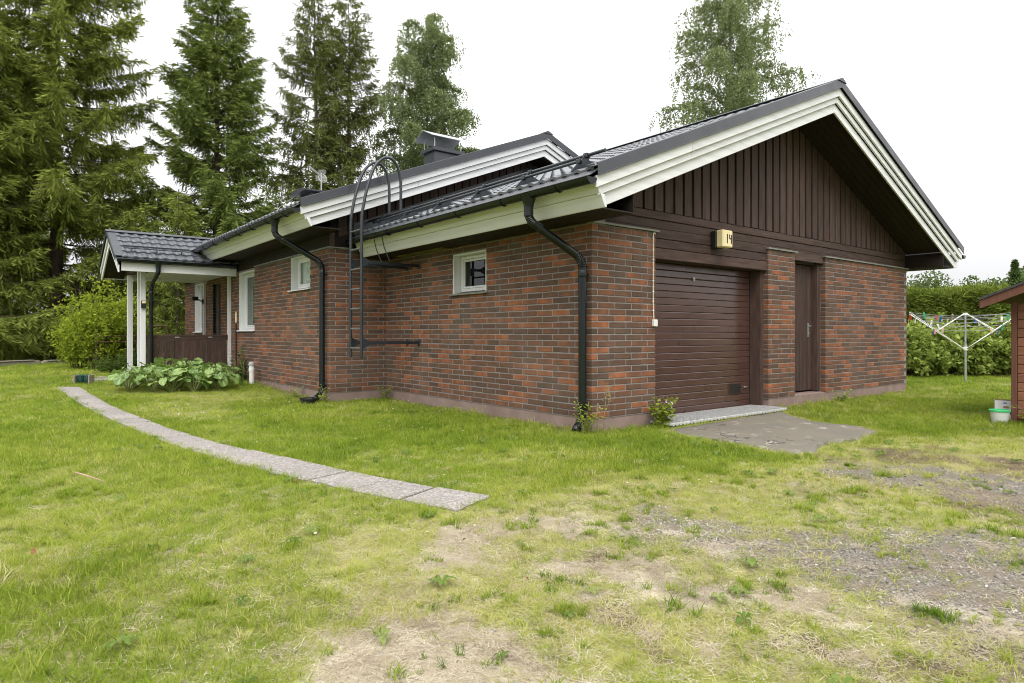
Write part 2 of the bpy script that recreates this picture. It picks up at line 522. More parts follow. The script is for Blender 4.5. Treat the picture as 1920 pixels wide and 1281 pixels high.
def zones(x, y):
    """cover of the ground, 0..1 each: worn straw, dry yellow turf, gravel, bare soil"""
    n1 = (vnoise(x, y, 2.2, 4, 5)-0.5); n2 = (vnoise(x, y, 6.5, 3, 6)-0.5); n3 = (vnoise(x, y, 0.7, 3, 7)-0.5)
    wob = n1*0.9+n2*0.35
    dry = smooth01(-0.55, 0.35, poly_sd(x, y, DRY)+wob*0.9)
    dry = np.maximum(dry, 0.55*smooth01(0.55, 0.75, vnoise(x, y, 0.55, 4, 9)+0.12*np.exp(-((x+3.3)/1.6)**2-((y+1.0)/1.6)**2)))
    sparse = smooth01(-0.30, 0.55, poly_sd(x, y, SPARSE)+wob*0.8)
    patch = smooth01(0.49, 0.66, vnoise(x, y, 3.0, 4, 12))
    bare = np.maximum(smooth01(-0.10, 0.10, poly_sd(x, y, BARE)+n2*0.28+n1*0.15), sparse*patch)
    g1 = smooth01(-0.35, 0.30, poly_sd(x, y, GRAV1)+wob*0.7)
    g2 = smooth01(-0.30, 0.30, poly_sd(x, y, GRAV2)+wob*0.6)
    grav = np.maximum(g1, g2)
    grav = np.maximum(grav, smooth01(0.0, 0.3, 0.28-np.hypot((x+1.95)/1.6, y+2.45)+n2*0.4)*0.8)
    grav = grav*(0.58+0.42*smooth01(0.36, 0.56, vnoise(x, y, 2.4, 4, 33)))
    soil = smooth01(-0.3, 0.4, poly_sd(x, y, BROWN)+wob*0.9)*(0.30+0.6*smooth01(0.42, 0.62, vnoise(x, y, 1.9, 4, 16)))
    soil = np.maximum(soil, 0.8*sparse*smooth01(0.62, 0.74, vnoise(x, y, 2.6, 3, 15)))
    near_house = smooth01(0.34, 0.02, -poly_sd(x, y, HOUSE)+n1*0.25)
    soil = np.maximum(soil, near_house*0.65)
    asph = poly_sd(x, y, ASPH)
    dry = np.maximum(dry, smooth01(-0.32, -0.02, asph+n2*0.3)*0.8)
    return bare, dry, grav, soil

def axis_pts(lo, a, b, hi, step, grow=1.22):
    mid = list(np.arange(a, b+1e-6, step))
    out = []; d = step; p = b
    while p < hi:
        d *= grow; p += d; out.append(p)
    pre = []; d = step; p = a
    while p > lo:
        d *= grow; p -= d; pre.append(p)
    return np.array(pre[::-1]+mid+out)

def build_ground():
    xs = axis_pts(-220, -8.5, 4.5, 260, 0.055, 1.16)
    ys = axis_pts(-220, -5.2, 3.0, 300, 0.055, 1.16)
    X, Y = np.meshgrid(xs, ys)
    x = X.ravel(); y = Y.ravel()
    z = gz(x, y)
    b, d, g, s_ = zones(x, y)
    far = smooth01(40, 20, np.hypot(x, y))
    nx, ny = len(xs), len(ys)
    i = np.arange(ny-1)[:, None]*nx+np.arange(nx-1)[None, :]
    f = np.stack([i, i+1, i+nx+1, i+nx], -1).reshape(-1, 4)
    k = NT('lawn_soil')
    pos = k.n('NewGeometry').outputs['Position']
    bare, dry, grav, soil = [k.attr(q).outputs['Fac'] for q in ('bare', 'dry', 'gravel', 'soil')]
    fine = k.noise(pos, 55, 5, 0.65)
    mid = k.noise(pos, 9, 5, 0.6)
    big = k.noise(pos, 1.1, 5, 0.6)
    fib = k.noise(k.n('Mapping', {0: pos, 2: (0, 0, 0.5), 3: (160, 28, 60)}).outputs[0], 1.0, 3, 0.6)
    fib2 = k.noise(k.n('Mapping', {0: pos, 2: (0, 0, -0.8), 3: (28, 170, 60)}).outputs[0], 1.0, 3, 0.6)
    green = k.mix(k.rng(mid, 0.3, 0.7), (0.075, 0.105, 0.016), (0.145, 0.180, 0.030))
    green = k.mix(k.rng(big, 0.35, 0.7), green, (0.17, 0.185, 0.045))
    dryc = k.mix(k.rng(fine, 0.3, 0.7), (0.27, 0.25, 0.105), (0.40, 0.37, 0.17))
    dryc = k.mix(k.rng(mid, 0.4, 0.68, 0, 0.8), dryc, (0.25, 0.27, 0.08))
    straw = k.mix(k.rng(k.math('MAXIMUM', fib, fib2), 0.45, 0.72), (0.40, 0.35, 0.26), (0.72, 0.66, 0.54))
    straw = k.mix(k.rng(mid, 0.42, 0.7, 0, 0.6), straw, (0.40, 0.34, 0.255))
    soilc = k.mix(k.rng(fine, 0.3, 0.7), (0.095, 0.071, 0.047), (0.20, 0.158, 0.108))
    vor = k.n('TexVoronoi', {'Vector': pos, 'Scale': 130.0})
    gr = k.ramp(k.n('SeparateColor', {0: vor.outputs['Color']}).outputs[0], [(0, (0.09, 0.083, 0.072)), (0.5, (0.165, 0.154, 0.136)), (0.85, (0.26, 0.242, 0.217)), (1, (0.40, 0.376, 0.345))])
    gr = k.mix(k.rng(mid, 0.38, 0.62, 0.15, 0.9), gr, (0.205, 0.166, 0.122))
    wob = k.math('MULTIPLY', k.math('SUBTRACT', fine, 0.5), 0.9)
    def m_(a, lo=0.25, hi=0.75):
        return k.rng(k.math('ADD', a, wob), lo, hi)
    c = k.mix(m_(dry), green, dryc)
    c = k.mix(m_(soil), c, soilc)
    c = k.mix(m_(grav), c, gr)
    c = k.mix(m_(bare), c, straw)
    h = k.math('ADD', k.math('MULTIPLY', fine, 0.6), k.math('ADD', mid, k.math('MULTIPLY', k.math('MAXIMUM', fib, fib2), 0.5)))
    mat = k.pbr(c, 0.95, 0, k.bump(h, 0.8, 0.02), 0.08)
    o = mesh_obj('ground', np.stack([x, y, z], 1), f, mat, None, True,
                 {'bare': ('POINT', 'FLOAT', b*far), 'dry': ('POINT', 'FLOAT', d*far), 'gravel': ('POINT', 'FLOAT', g*far), 'soil': ('POINT', 'FLOAT', s_*far)})
    tag(o, 'lawn and worn yard around the brick house', None, None, 'structure')
build_ground()

# ------------------------------------------------------------------ path, asphalt apron
def aggregate_mat():
    k = NT('exposed_aggregate')
    pos = k.n('NewGeometry').outputs['Position']
    v = k.n('TexVoronoi', {'Vector': pos, 'Scale': 85.0})
    c = k.ramp(k.n('SeparateColor', {0: v.outputs['Color']}).outputs[0], [(0, (0.20, 0.185, 0.175)), (0.35, (0.31, 0.285, 0.268)), (0.7, (0.42, 0.388, 0.365)), (1, (0.58, 0.545, 0.515))])
    c = k.mix(k.rng(v.outputs['Distance'], 0.35, 0.7, 0, 0.75), c, (0.20, 0.175, 0.155))
    r = k.n('ObjectInfo').outputs['Random']
    c = k.mix(k.rng(r, 0, 1, 0.0, 0.30), c, (0.17, 0.16, 0.155))
    c = k.mix(k.rng(k.noise(pos, 3.5, 4), 0.48, 0.72, 0, 0.55), c, (0.22, 0.205, 0.19))
    return k.pbr(c, 0.85, 0, k.bump(v.outputs['Distance'], 0.9, -0.006), 0.2)
M['aggregate'] = aggregate_mat()

def build_path():
    L = np.array(PATH_L); R_ = np.array(PATH_R)
    def resample(P_, n):
        d = np.r_[0, np.cumsum(np.hypot(*np.diff(P_, axis=0).T))]
        t = np.linspace(0, d[-1], n)
        # the photographed joints bunch evenly along the strip: slabs of about half a metre
        return np.stack([np.interp(t, d, P_[:, 0]), np.interp(t, d, P_[:, 1])], 1)
    n = 24
    l = resample(L, n); r = resample(R_, n)
    base = MB()
    for i in range(n-1):
        z = [float(gz0(*p))-0.02 for p in (l[i], r[i], r[i+1], l[i+1])]
        q = [(*p, zz+0.012) for p, zz in zip((l[i], r[i], r[i+1], l[i+1]), z)]
        base.add(q, [(0, 1, 2, 3)])
    root = base.obj('path', 'concrete')
    tag(root, 'curved strip of exposed aggregate slabs across the lawn', None, None, 'structure')
    rr = np.random.default_rng(5)
    for i in range(n-1):
        c4 = np.array([l[i], r[i], r[i+1], l[i+1]])
        ctr = c4.mean(0)
        g = 0.012 if i < n-4 else 0.02
        q = ctr+(c4-ctr)*np.array([1-g/0.25, 1-g/0.25])
        q = q+rr.normal(0, 0.006, 2)
        top = [float(gz0(*p))+0.018+rr.normal(0, 0.004) for p in q]
        mb = MB()
        inn = ctr+(q-ctr)*0.965
        vs = [(*p, t-0.07) for p, t in zip(q, top)]+[(*p, t-0.006) for p, t in zip(q, top)]+[(*p, t) for p, t in zip(inn, top)]
        fs = [(8, 9, 10, 11)]
        for a in range(4):
            b = (a+1) % 4
            fs += [(a, b, 4+b, 4+a), (4+a, 4+b, 8+b, 8+a)]
        mb.add(vs, fs)
        mb.obj('paving_slab', 'aggregate', root)
    # the short walk in front of the porch steps
    for (x, y, a) in ((-3.72, 10.45, 0.25), (-3.28, 10.92, 0.3), (-2.95, 11.35, 0.3)):
        mb = MB()
        mb.cbox(-0.30, 0.30, -0.26, 0.26, -0.05, 0.03, 0.008)
        o = mb.obj('paving_slab', 'aggregate', root)
        o.matrix_parent_inverse = Matrix()
        o.location = (x, y, float(gz0(x, y))); o.rotation_euler.z = a
build_path()

def build_asphalt():
    k = NT('worn_asphalt')
    pos = k.n('NewGeometry').outputs['Position']
    f = k.noise(pos, 120, 3, 0.7); b = k.noise(pos, 2.2, 5)
    c = k.mix(k.rng(f, 0.35, 0.65), (0.108, 0.100, 0.082), (0.232, 0.215, 0.178))
    c = k.mix(k.rng(b, 0.42, 0.66, 0, 0.6), c, (0.225, 0.188, 0.145))
    c = k.mix(k.rng(k.noise(pos, 5, 5, 0.7), 0.58, 0.68, 0, 0.7), c, (0.40, 0.38, 0.35))
    cr = k.n('TexVoronoi', {'Vector': k.n('VectorMath', {0: pos, 1: k.n('TexNoise', {'Vector': pos, 'Scale': 4.0}).outputs['Color']}, operation='ADD').outputs[0], 'Scale': 0.32}, feature='DISTANCE_TO_EDGE').outputs[0]
    c = k.mix(k.rng(cr, 0.002, 0.006, 0.8, 0), c, (0.06, 0.05, 0.04))
    mat = k.pbr(c, 0.9, 0, k.bump(f, 0.7, 0.006), 0.15)
    pts = []
    n = len(ASPH)
    for i in range(n):
        a = np.array(ASPH[i]); b_ = np.array(ASPH[(i+1) % n])
        for t in np.linspace(0, 1, 7)[:-1]:
            p = a+(b_-a)*t
            pts.append(p+rng.normal(0, 0.012, 2))
    ctr = np.mean(pts, 0)
    vs = []; fs = []
    rings = (0.0, 0.3, 0.6, 0.85, 0.965, 1.0)
    m = len(pts)
    vs.append((*ctr, -0.122))
    for q in rings[1:]:
        for p in pts:
            s_ = ctr+(p-ctr)*q
            vs.append((*s_, -0.122-0.008*q*q-(0.03 if q == 1.0 else 0)+0.010*(vnoise(s_[0], s_[1], 3.0, 2, 71)-0.5)))
    for i in range(m):
        fs.append((0, 1+i, 1+(i+1) % m))
    for r in range(len(rings)-2):
        for i in range(m):
            a = 1+r*m
            fs.append((a+i, a+m+i, a+m+(i+1) % m, a+(i+1) % m))
    o = mesh_obj('asphalt_apron', vs, fs, mat, None, True)
    tag(o, 'small cracked asphalt patch in front of the garage door', None, None, 'structure')
build_asphalt()
# ------------------------------------------------------------------ the house
house = thing('brick_house', (0, 0, -0.15), 'single-storey red-brown brick house with garage gable, white bargeboards and dark metal roof', 'house')

CRS, BL, BJ, BH, BD = 0.0733, 0.2728, 0.0142, 0.0595, 0.085
MOD = BL+BJ
bricks = []                                  # (centre, half sizes, wall)

def lay(wall, axis, fixed, out, u0, u1, nc, holes=(), start='corner', end='corner', zb=0.0, c0=0):
    """running bond, a third of a brick over. axis 0: the wall runs along x at y=fixed; 1: along y at x=fixed.
    out = -1/+1: where the outer face looks. holes = (u0,u1,z0,z1)"""
    lr = np.random.default_rng(int(abs(fixed*100)+u0*10+nc+axis*7))
    for k in range(nc):
        z = zb+k*CRS+BH/2+0.004
        odd = (k+c0) % 2
        # start edge: on odd courses the corner brick belongs to the neighbouring wall
        edges = []
        p = u0
        if start == 'corner':
            p = u0+(BD+BJ if odd else 0)
            first = BL
        else:
            first = BL*(0.33 if odd else 1.0)
        L_ = first
        while p < u1-0.02:
            e = min(p+L_, u1)
            if end == 'corner' and not odd and u1-e < BD+BJ+0.01:
                e = min(e, u1-BD-BJ)
                if e-p > 0.03: edges.append((p, e))
                break
            if u1-e < 0.05: e = u1
            edges.append((p, e))
            p = e+BJ
            L_ = BL
        for a, b in edges:
            segs = [(a, b)]
            for (h0, h1, hz0, hz1) in holes:
                if z+BH/2 > hz0+0.012 and z-BH/2 < hz1-0.012:
                    nx = []
                    for s0, s1 in segs:
                        if s1 <= h0 or s0 >= h1: nx.append((s0, s1)); continue
                        if s0 < h0: nx.append((s0, h0))
                        if s1 > h1: nx.append((h1, s1))
                    segs = nx
            for s0, s1 in segs:
                if s1-s0 < 0.02: continue
                pr = lr.normal(0, 0.0013)
                cu = (s0+s1)/2; cn = fixed-out*(BD/2)+pr*out
                c = (cu, cn, z+lr.normal(0, 0.0006)) if axis == 0 else (cn, cu, z+lr.normal(0, 0.0006))
                hh = ((s1-s0)/2, BD/2, BH/2) if axis == 0 else (BD/2, (s1-s0)/2, BH/2)
                bricks.append((np.array(c), np.array(hh), wall, axis))

def wall_core(name, x0, x1, y0, y1, z0, z1):
    return MB().box(x0, x1, y0, y1, z0, z1).obj(name, 'mortar', house)

Rm = 0.0055      # depth of the raked joint
TH = 0.22
# garage side wall (x = 0), window hole
WINS = {'garage': (2.02, 2.85, 1.535, 2.11), 'small': (5.82, 6.78, 1.75, 2.36), 'tall': (8.94, 10.08, 1.03, 2.31), 'far': (13.45, 14.30, 1.0, 2.29)}
def holed_core(x_out, sgn, y0, y1, z1, holes):
    """mortar backing of a wall running along y with openings"""
    mb = MB()
    xa, xb = sorted((x_out-sgn*Rm, x_out-sgn*TH))
    ys_ = sorted({y0, y1, *[h[0] for h in holes], *[h[1] for h in holes]})
    for a, b in zip(ys_[:-1], ys_[1:]):
        hs_ = [h for h in holes if h[0] < (a+b)/2 < h[1]]
        if not hs_: mb.box(xa, xb, a, b, -0.006, z1)
        else:
            h = hs_[0]
            if h[2] > 0: mb.box(xa, xb, a, b, -0.006, h[2])
            mb.box(xa, xb, a, b, h[3], z1)
    return mb.obj('brick_wall', 'mortar', house)

w_side = holed_core(0.0, -1, Rm, 4.95+Rm-0.0005, 31*CRS, [WINS['garage']])
lay(w_side, 1, 0.0, -1, 0.0, 4.95, 31, [WINS['garage']], 'corner', 'butt', c0=1)
w_p1 = wall_core('brick_wall', TH+0.0005, 1.10-Rm, Rm, TH, -0.006, 30*CRS)
lay(w_p1, 0, 0.0, -1, 0.0, 1.10, 30, (), 'corner', 'butt', c0=0)
w_p2 = wall_core('brick_wall', 3.668+Rm, 4.43-Rm, Rm, 0.10, -0.006, 30*CRS)
lay(w_p2, 0, 0.0, -1, 3.668, 4.43, 30, (), 'butt', 'butt')
w_p3 = wall_core('brick_wall', 5.40+Rm, 8.66-Rm, Rm, TH, -0.006, 30*CRS)
lay(w_p3, 0, 0.0, -1, 5.40, 8.66, 30, (), 'butt', 'corner')
w_rec = wall_core('brick_wall', -1.0+TH+0.0005, TH, 4.95+Rm, 4.95+TH, -0.006, 32*CRS)
lay(w_rec, 0, 4.95, -1, -1.0, 0.0, 32, (), 'corner', 'butt', c0=0)
DOORH = (11.62, 12.34, 0.0, 2.2)
hl = [WINS['small'], WINS['tall'], DOORH, WINS['far']]
w_hs = holed_core(-1.0, -1, 4.95+Rm, 15.46, 32*CRS, hl)
lay(w_hs, 1, -1.0, -1, 4.95, 15.46, 32, hl, 'corner', 'butt', c0=1)
# the walls turned away
wall_core('brick_wall', 8.66-TH, 8.66-Rm, TH, 15.4, -0.006, 2.3)
wall_core('brick_wall', -1.0+TH, 8.66-TH, 15.2, 15.4, -0.006, 2.3)

def brick_mesh(h, cache={}):
    key = tuple(round(float(q), 3) for q in h)
    if key not in cache:
        o = MB().cbox(-h[0], h[0], -h[1], h[1], -h[2], h[2], 0.0035).obj('brick', 'brick')
        cache[key] = o.data
        bpy.data.objects.remove(o)
    return cache[key]

def build_bricks():
    def size(b):
        d = b[0][:2]-CAM[:2]
        dep = d@FWD; lat = abs(d@RGT)
        if dep < 1 or lat > dep*0.82: return 0
        nrm = np.array([0, -1.0]) if b[3] == 0 else np.array([-1.0, 0])
        u = np.linalg.norm(d)
        return max(float(-(d@nrm)/u), 0)*2*max(b[1][0], b[1][1])/dep**2
    order = sorted(range(len(bricks)), key=lambda i: -size(bricks[i]))
    br = np.random.default_rng(21)
    for i in order[:300]:
        c, h, wll, ax = bricks[i]
        o = bpy.data.objects.new('brick', brick_mesh(h))
        COL.objects.link(o)
        o.parent = wll
        o.matrix_parent_inverse = world_of(wll).inverted()
        o.location = c
        o.rotation_euler = (br.normal(0, 0.003), br.normal(0, 0.003), br.normal(0, 0.002))
    groups = {}
    for i in order[300:]:
        groups.setdefault(bricks[i][2].name, []).append(bricks[i])
    v, q, t = CB
    for wn, bs in groups.items():
        V = []; F4 = []
        c = np.array([b[0] for b in bs]); h = np.array([b[1] for b in bs])
        P_ = c[:, None, :]+v[None, :, 0, :]*h[:, None, :]-v[None, :, 1, :]*0.0035
        fs = []
        quads = (np.array(q)[None]+np.arange(len(bs))[:, None, None]*24).reshape(-1, 4)
        tris = (np.array(t)[None]+np.arange(len(bs))[:, None, None]*24).reshape(-1, 3)
        o = mesh_obj('brick_courses', P_.reshape(-1, 3).tolist(), [tuple(r) for r in quads.tolist()]+[tuple(r) for r in tris.tolist()], M['brick_many'], bpy.data.objects[wn])
        o['kind'] = 'stuff'
build_bricks()

# plinths: rendered concrete under the brick, set back a finger's width
pl = MB()
pl.box(0.012, 0.3, 0.012, 4.94, -0.5, -0.004)
pl.box(0.30, 1.09, 0.012, 0.3, -0.5, -0.004)
pl.box(3.69, 8.648, 0.012, 0.3, -0.5, -0.0045)
pl.box(8.4, 8.648, 0.3, 15.4, -0.5, -0.004)
pl.box(-0.988, 0.012, 4.962, 5.2, -0.5, -0.0045)
pl.box(-0.988, -0.7, 5.2, 15.44, -0.5, -0.004)
pl.obj('plinth', 'plinth', house)

# coping ledges on the brick piers
def ledge(x0, x1, y0, y1, z):
    mb = MB()
    mb.prism([(y0, z), (y1, z+0.012), (y1, z+0.034), (y0, z+0.022)], 0, x0, x1)
    mb.obj('coping', 'ledge', house)
ledge(0.0, 1.145, -0.028, 0.10, 2.203)
ledge(3.64, 4.47, -0.028, 0.10, 2.203)
ledge(5.36, 8.70, -0.028, 0.10, 2.203)
ledge(-1.02, 0.0, 4.922, 5.05, 2.35)
MB().box(-1.026, -0.9, 5.051, 8.92, 2.350, 2.376).obj('coping', 'ledge', house)

# ---- garage gable: boards
KS = 0.404
def zsof(x): return 4.25-KS*abs(x-4.4)
MB().add([(0.03, 0.075, 2.21), (8.76, 0.075, 2.21), (8.76, 0.075, zsof(8.76)), (4.4, 0.075, 4.3), (0.03, 0.075, zsof(0.03))], [(0, 1, 2, 3, 4)]).obj('gable_wall', 'back', house)
gable = [o for o in house.children if o.name.startswith('gable_wall')][0]
br = np.random.default_rng(11)
x = 0.16
zb = 2.478
i = 0
while x < 8.6:
    wdt = 0.148+br.normal(0, 0.002)
    a, b = x, x+wdt
    za, zt = zsof(a), zsof(b)
    y0 = 0.030+br.normal(0, 0.0015)
    if min(za, zt) > zb+0.03:
        c = 0.005
        zlow = zb+br.normal(0, 0.003)
        MB().prism([(a, zlow), (b, zlow), (b, zt)]+([(4.4, zsof(4.4))] if a < 4.4 < b else [])+[(a, za)], 1, y0, 0.055).obj('board', 'wood_v', gable, bevel=0.004)
        # the narrower board behind the gap
    if zsof(b+0.047) > zb+0.03 and zsof(b) > zb+0.03:
        MB().prism([(b-0.02, zb+0.004), (b+0.067, zb+0.004), (b+0.067, zsof(b+0.067)), (b-0.02, zsof(b-0.02))], 1, 0.056, 0.074).obj('board', 'wood_v', gable)
    x += 0.195
    i += 1
# horizontal boards under them
HB = [2.240, 2.3595, 2.4735]
def hboard(x0, x1, z0, z1, y0):
    MB().cbox(x0, x1, y0, 0.074, z0+0.004, z1-0.002, 0.006).obj('board', 'wood_x', gable)
hboard(0.02, 5.05, 2.366, 2.472, 0.018)
hboard(5.054, 8.64, 2.366, 2.472, 0.019)
hboard(0.02, 8.64, 2.256, 2.366, 0.026)
hboard(1.10, 3.668, 2.135, 2.254, 0.022)
hboard(1.10, 3.668, 2.018, 2.135, 0.026)
hboard(1.10, 3.668, 1.880, 2.018, 0.018)
hboard(4.43, 5.40, 2.095, 2.250, 0.030)
MB().box(0.02, 8.64, 0.03, 0.074, 2.238, 2.2595).obj('board', 'wood_x', gable)

# ---- garage door
DY = 0.27
gd = MB().box(1.10, 3.60, DY+0.03, DY+0.06, -0.16, 1.90).obj('garage_door', 'doorbrown', house)
nz = 22
z0d, z1d = -0.115, 1.885
ph = (z1d-z0d)/nz
for k in range(nz):
    a = z0d+k*ph
    b = a+ph
    mb = MB()
    x1_ = 3.595
    prof = [(DY+0.03, a), (DY+0.010, a+0.0005), (DY+0.002, a+0.002), (DY, a+0.005), (DY, b-0.013), (DY+0.004, b-0.006), (DY+0.010, b-0.002), (DY+0.03, b-0.0015)]
    mb.prism(prof, 0, 1.08, x1_)
    mb.obj('door_panel', 'doorbrown', gd)
MB().cbox(1.08, 3.6, DY-0.006, DY+0.03, -0.165, -0.116, 0.006).obj('bottom_seal', 'rubber', gd)
gm = MB().cbox(3.05, 3.36, DY-0.012, DY-0.001, 0.075, 0.235, 0.004)
o = gm.obj('vent_grille', 'doorbrown', gd)
gr = MB()
for k in range(16):
    zz = 0.085+k*0.009
    gr.box(3.065, 3.345, DY-0.017, DY-0.0125, zz, zz+0.004)
o2 = gr.obj('grille_slat', 'rubber', gd)
MB().tube([(2.22, DY-0.001, 1.70), (2.22, DY-0.018, 1.70)], 0.022, 14).tube([(2.22, DY-0.018, 1.70), (2.22, DY-0.03, 1.70)], 0.011, 10).obj('lock', 'galv', gd, True)
MB().cbox(3.44, 3.52, DY-0.02, DY-0.001, 0.155, 0.175, 0.004).obj('pull_handle', 'galv', gd)
# frame of the opening
MB().cbox(3.602, 3.664, 0.085, DY+0.06, -0.16, 1.879, 0.004).obj('door_jamb', 'wood_v', house)
MB().cbox(3.597, 3.6015, DY-0.01, DY+0.05, -0.15, 1.878, 0.001).obj('side_seal', 'rubber', gd)
MB().box(1.08, 3.6, 0.085, DY+0.06, 1.885, 1.96).obj('door_head', 'wood_x', house)
MB().box(1.0, 3.62, 0.22, 0.33, -0.5, -0.166).obj('door_sill', 'concrete', house)
# inner side of the opening behind the first pier
MB().box(1.06, 1.095, 0.085, DY+0.06, -0.16, 1.88).obj('door_jamb', 'wood_v', house)

# ---- storage door
sdr = MB().box(4.44, 5.31, 0.225, 0.25, 0.03, 2.075).obj('plank_door', 'back', house)
for k in range(9):
    a = 4.445+k*0.0955
    MB().cbox(a, a+0.092, 0.19+br.normal(0, 0.001), 0.2245, 0.03, 2.07, 0.006).obj('board', M['wood_v'], sdr)
MB().cbox(5.30, 5.392, 0.09, 0.25, 0.02, 2.10, 0.005).obj('door_jamb', 'wood_v', house)
MB().cbox(4.36, 4.436, 0.105, 0.25, 0.02, 2.10, 0.005).obj('door_jamb', 'wood_v', house)
MB().cbox(4.437, 5.299, 0.12, 0.25, 2.076, 2.105, 0.004).obj('door_head', 'wood_x', house)
hd = MB()
hd.cbox(5.175, 5.215, 0.182, 0.1895, 0.90, 1.13, 0.003)
hd.tube([(5.195, 0.185, 1.08), (5.195, 0.14, 1.08), (5.11, 0.135, 1.075)], 0.009, 8)
hd.tube([(5.195, 0.189, 0.96), (5.195, 0.172, 0.96)], 0.014, 10)
hd.obj('handle', 'galv', sdr)
MB().cbox(4.445, 5.385, 0.03, 0.24, -0.06, 0.004, 0.01).obj('doorstep', 'plinth', house)

# ---- ramp grating in front of the garage door
MB().box(1.0, 3.64, -0.31, 0.219, -0.5, -0.142).obj('dark_gap_fill', 'rubber', house)  # black block added under the bars so their gaps look dark
grt = thing('ramp_grating', (2.2, -0.1, -0.13), 'pale toothed metal ramp grating along the foot of the garage door', 'grating')
gm = MB()
xa, xb, ya, yb, zt = 1.02, 3.62, -0.30, 0.23, -0.100
n = 37
for k in range(n+1):
    xx = xa+(xb-xa)*k/n
    gm.box(xx-0.013, xx+0.013, ya, yb, zt-0.030, zt)
for yy in np.linspace(ya, yb, 6):
    gm.box(xa, xb, yy-0.006, yy+0.006, zt-0.028, zt-0.004)
M['whitegalv'] = surf('dull_zinc', (0.36, 0.36, 0.35), (0.56, 0.56, 0.55), 16, 0.55, 0.15, 0.2, 80)
gm.obj('bar_mesh', 'whitegalv', grt)
gm = MB()
for k in range(n):
    xx = xa+(xb-xa)*(k+0.5)/n
    gm.cbox(xx-0.022, xx+0.022, ya-0.012, ya-0.001, zt-0.042, zt-0.004, 0.010)
gm.obj('toothed_edge', 'whitegalv', grt)

# ---- roofs
def tiles(parent, o0, du, ds, n_s, wid, ls, mod=0.183, step=0.024, amp=0.021, sub=8):
    """pressed metal tile sheet, one mesh per course. o0: eave corner; du: unit along the eave; ds: unit up the slope"""
    du = np.array(du, float); ds = np.array(ds, float)
    nn = np.cross(du, ds); nn /= np.linalg.norm(nn)
    if nn[2] < 0: nn = -nn
    nu = max(int(wid/mod*sub), 2)
    u = np.linspace(0, wid, nu+1)
    ph_ = (u/mod) % 1.0
    wave = amp*np.where(ph_ < 0.62, np.sin(np.pi*ph_/0.62)**1.0, -0.18*np.sin(np.pi*(ph_-0.62)/0.38))
    for k in range(n_s):
        s0 = k*ls; s1 = (k+1)*ls
        bow = 0.012*np.where(ph_ < 0.62, np.sin(np.pi*ph_/0.62), 0)
        rows = []
        for (sp, hh, am) in ((s0-0.004, -0.006, 1), (s0, step, 1), (s0+0.03, step-0.001, 1), (s0+(s1-s0)*0.5, step*0.5, 1), (s1, 0.0, 1)):
            rows.append(np.array(o0)[None]+du[None]*u[:, None]+ds[None]*(sp-(bow if sp < s0+0.05 else 0*bow))[:, None]+nn[None]*(hh+wave*am)[:, None])
        V = np.concatenate(rows)
        m = nu+1
        f = []
        for r in range(4):
            a = r*m+np.arange(nu)
            f.append(np.stack([a, a+1, a+m+1, a+m], 1))
        o = mesh_obj('tile_course', V, np.concatenate(f), M['roof'], parent, True)
        sharp_edges(o, 0.9)

SC = 1/math.sqrt(1+KS*KS)
dsL = (SC, 0, KS*SC); dsR = (-SC, 0, KS*SC)
ROOF0 = 4.60
def zr(x): return ROOF0-KS*abs(x-4.4)
ridge_len = (4.4+0.57)/SC
deckL = MB().add([(-0.60, -0.62, zr(-0.60)-0.03), (4.4, -0.62, zr(4.4)-0.03), (4.4, 4.95, zr(4.4)-0.03), (-0.60, 4.95, zr(-0.60)-0.03)], [(0, 1, 2, 3)]).obj('roof_slope', 'flash', house)
tiles(deckL, (-0.575, -0.60, zr(-0.575)), (0, 1, 0), dsL, 15, 5.55, ridge_len/15)
deckR = MB().add([(9.40, -0.62, zr(9.40)-0.03), (4.4, -0.62, zr(4.4)-0.03), (4.4, 15.6, zr(4.4)-0.03), (9.40, 15.6, zr(9.40)-0.03)], [(3, 2, 1, 0)]).obj('roof_slope', 'flash', house)
tiles(deckR, (9.375, -0.60, zr(9.375)), (0, 1, 0), dsR, 15, 16.2, ridge_len/15, sub=4)
def ridge_cap(p0, p1, hw, drop, name='ridge_cap'):
    p0 = np.array(p0); p1 = np.array(p1)
    d = (p1-p0)/np.linalg.norm(p1-p0)
    s_ = np.array([-d[1], d[0], 0])
    mb = MB()
    prof = [(-hw, -drop), (-hw*0.5, -drop*0.42), (-0.02, 0), (0.02, 0), (hw*0.5, -drop*0.42), (hw, -drop)]
    vs = [tuple(p+s_*a+np.array([0, 0, b])) for p in (p0, p1) for a, b in prof]
    n = len(prof)
    mb.add(vs, [(i, i+1, n+i+1, n+i) for i in range(n-1)]+[tuple(range(n))])
    return mb.obj(name, 'flash', house, bevel=0)
ridge_cap((4.4, -0.735, 4.672), (4.4, 15.6, 4.672), 0.13, 0.052)

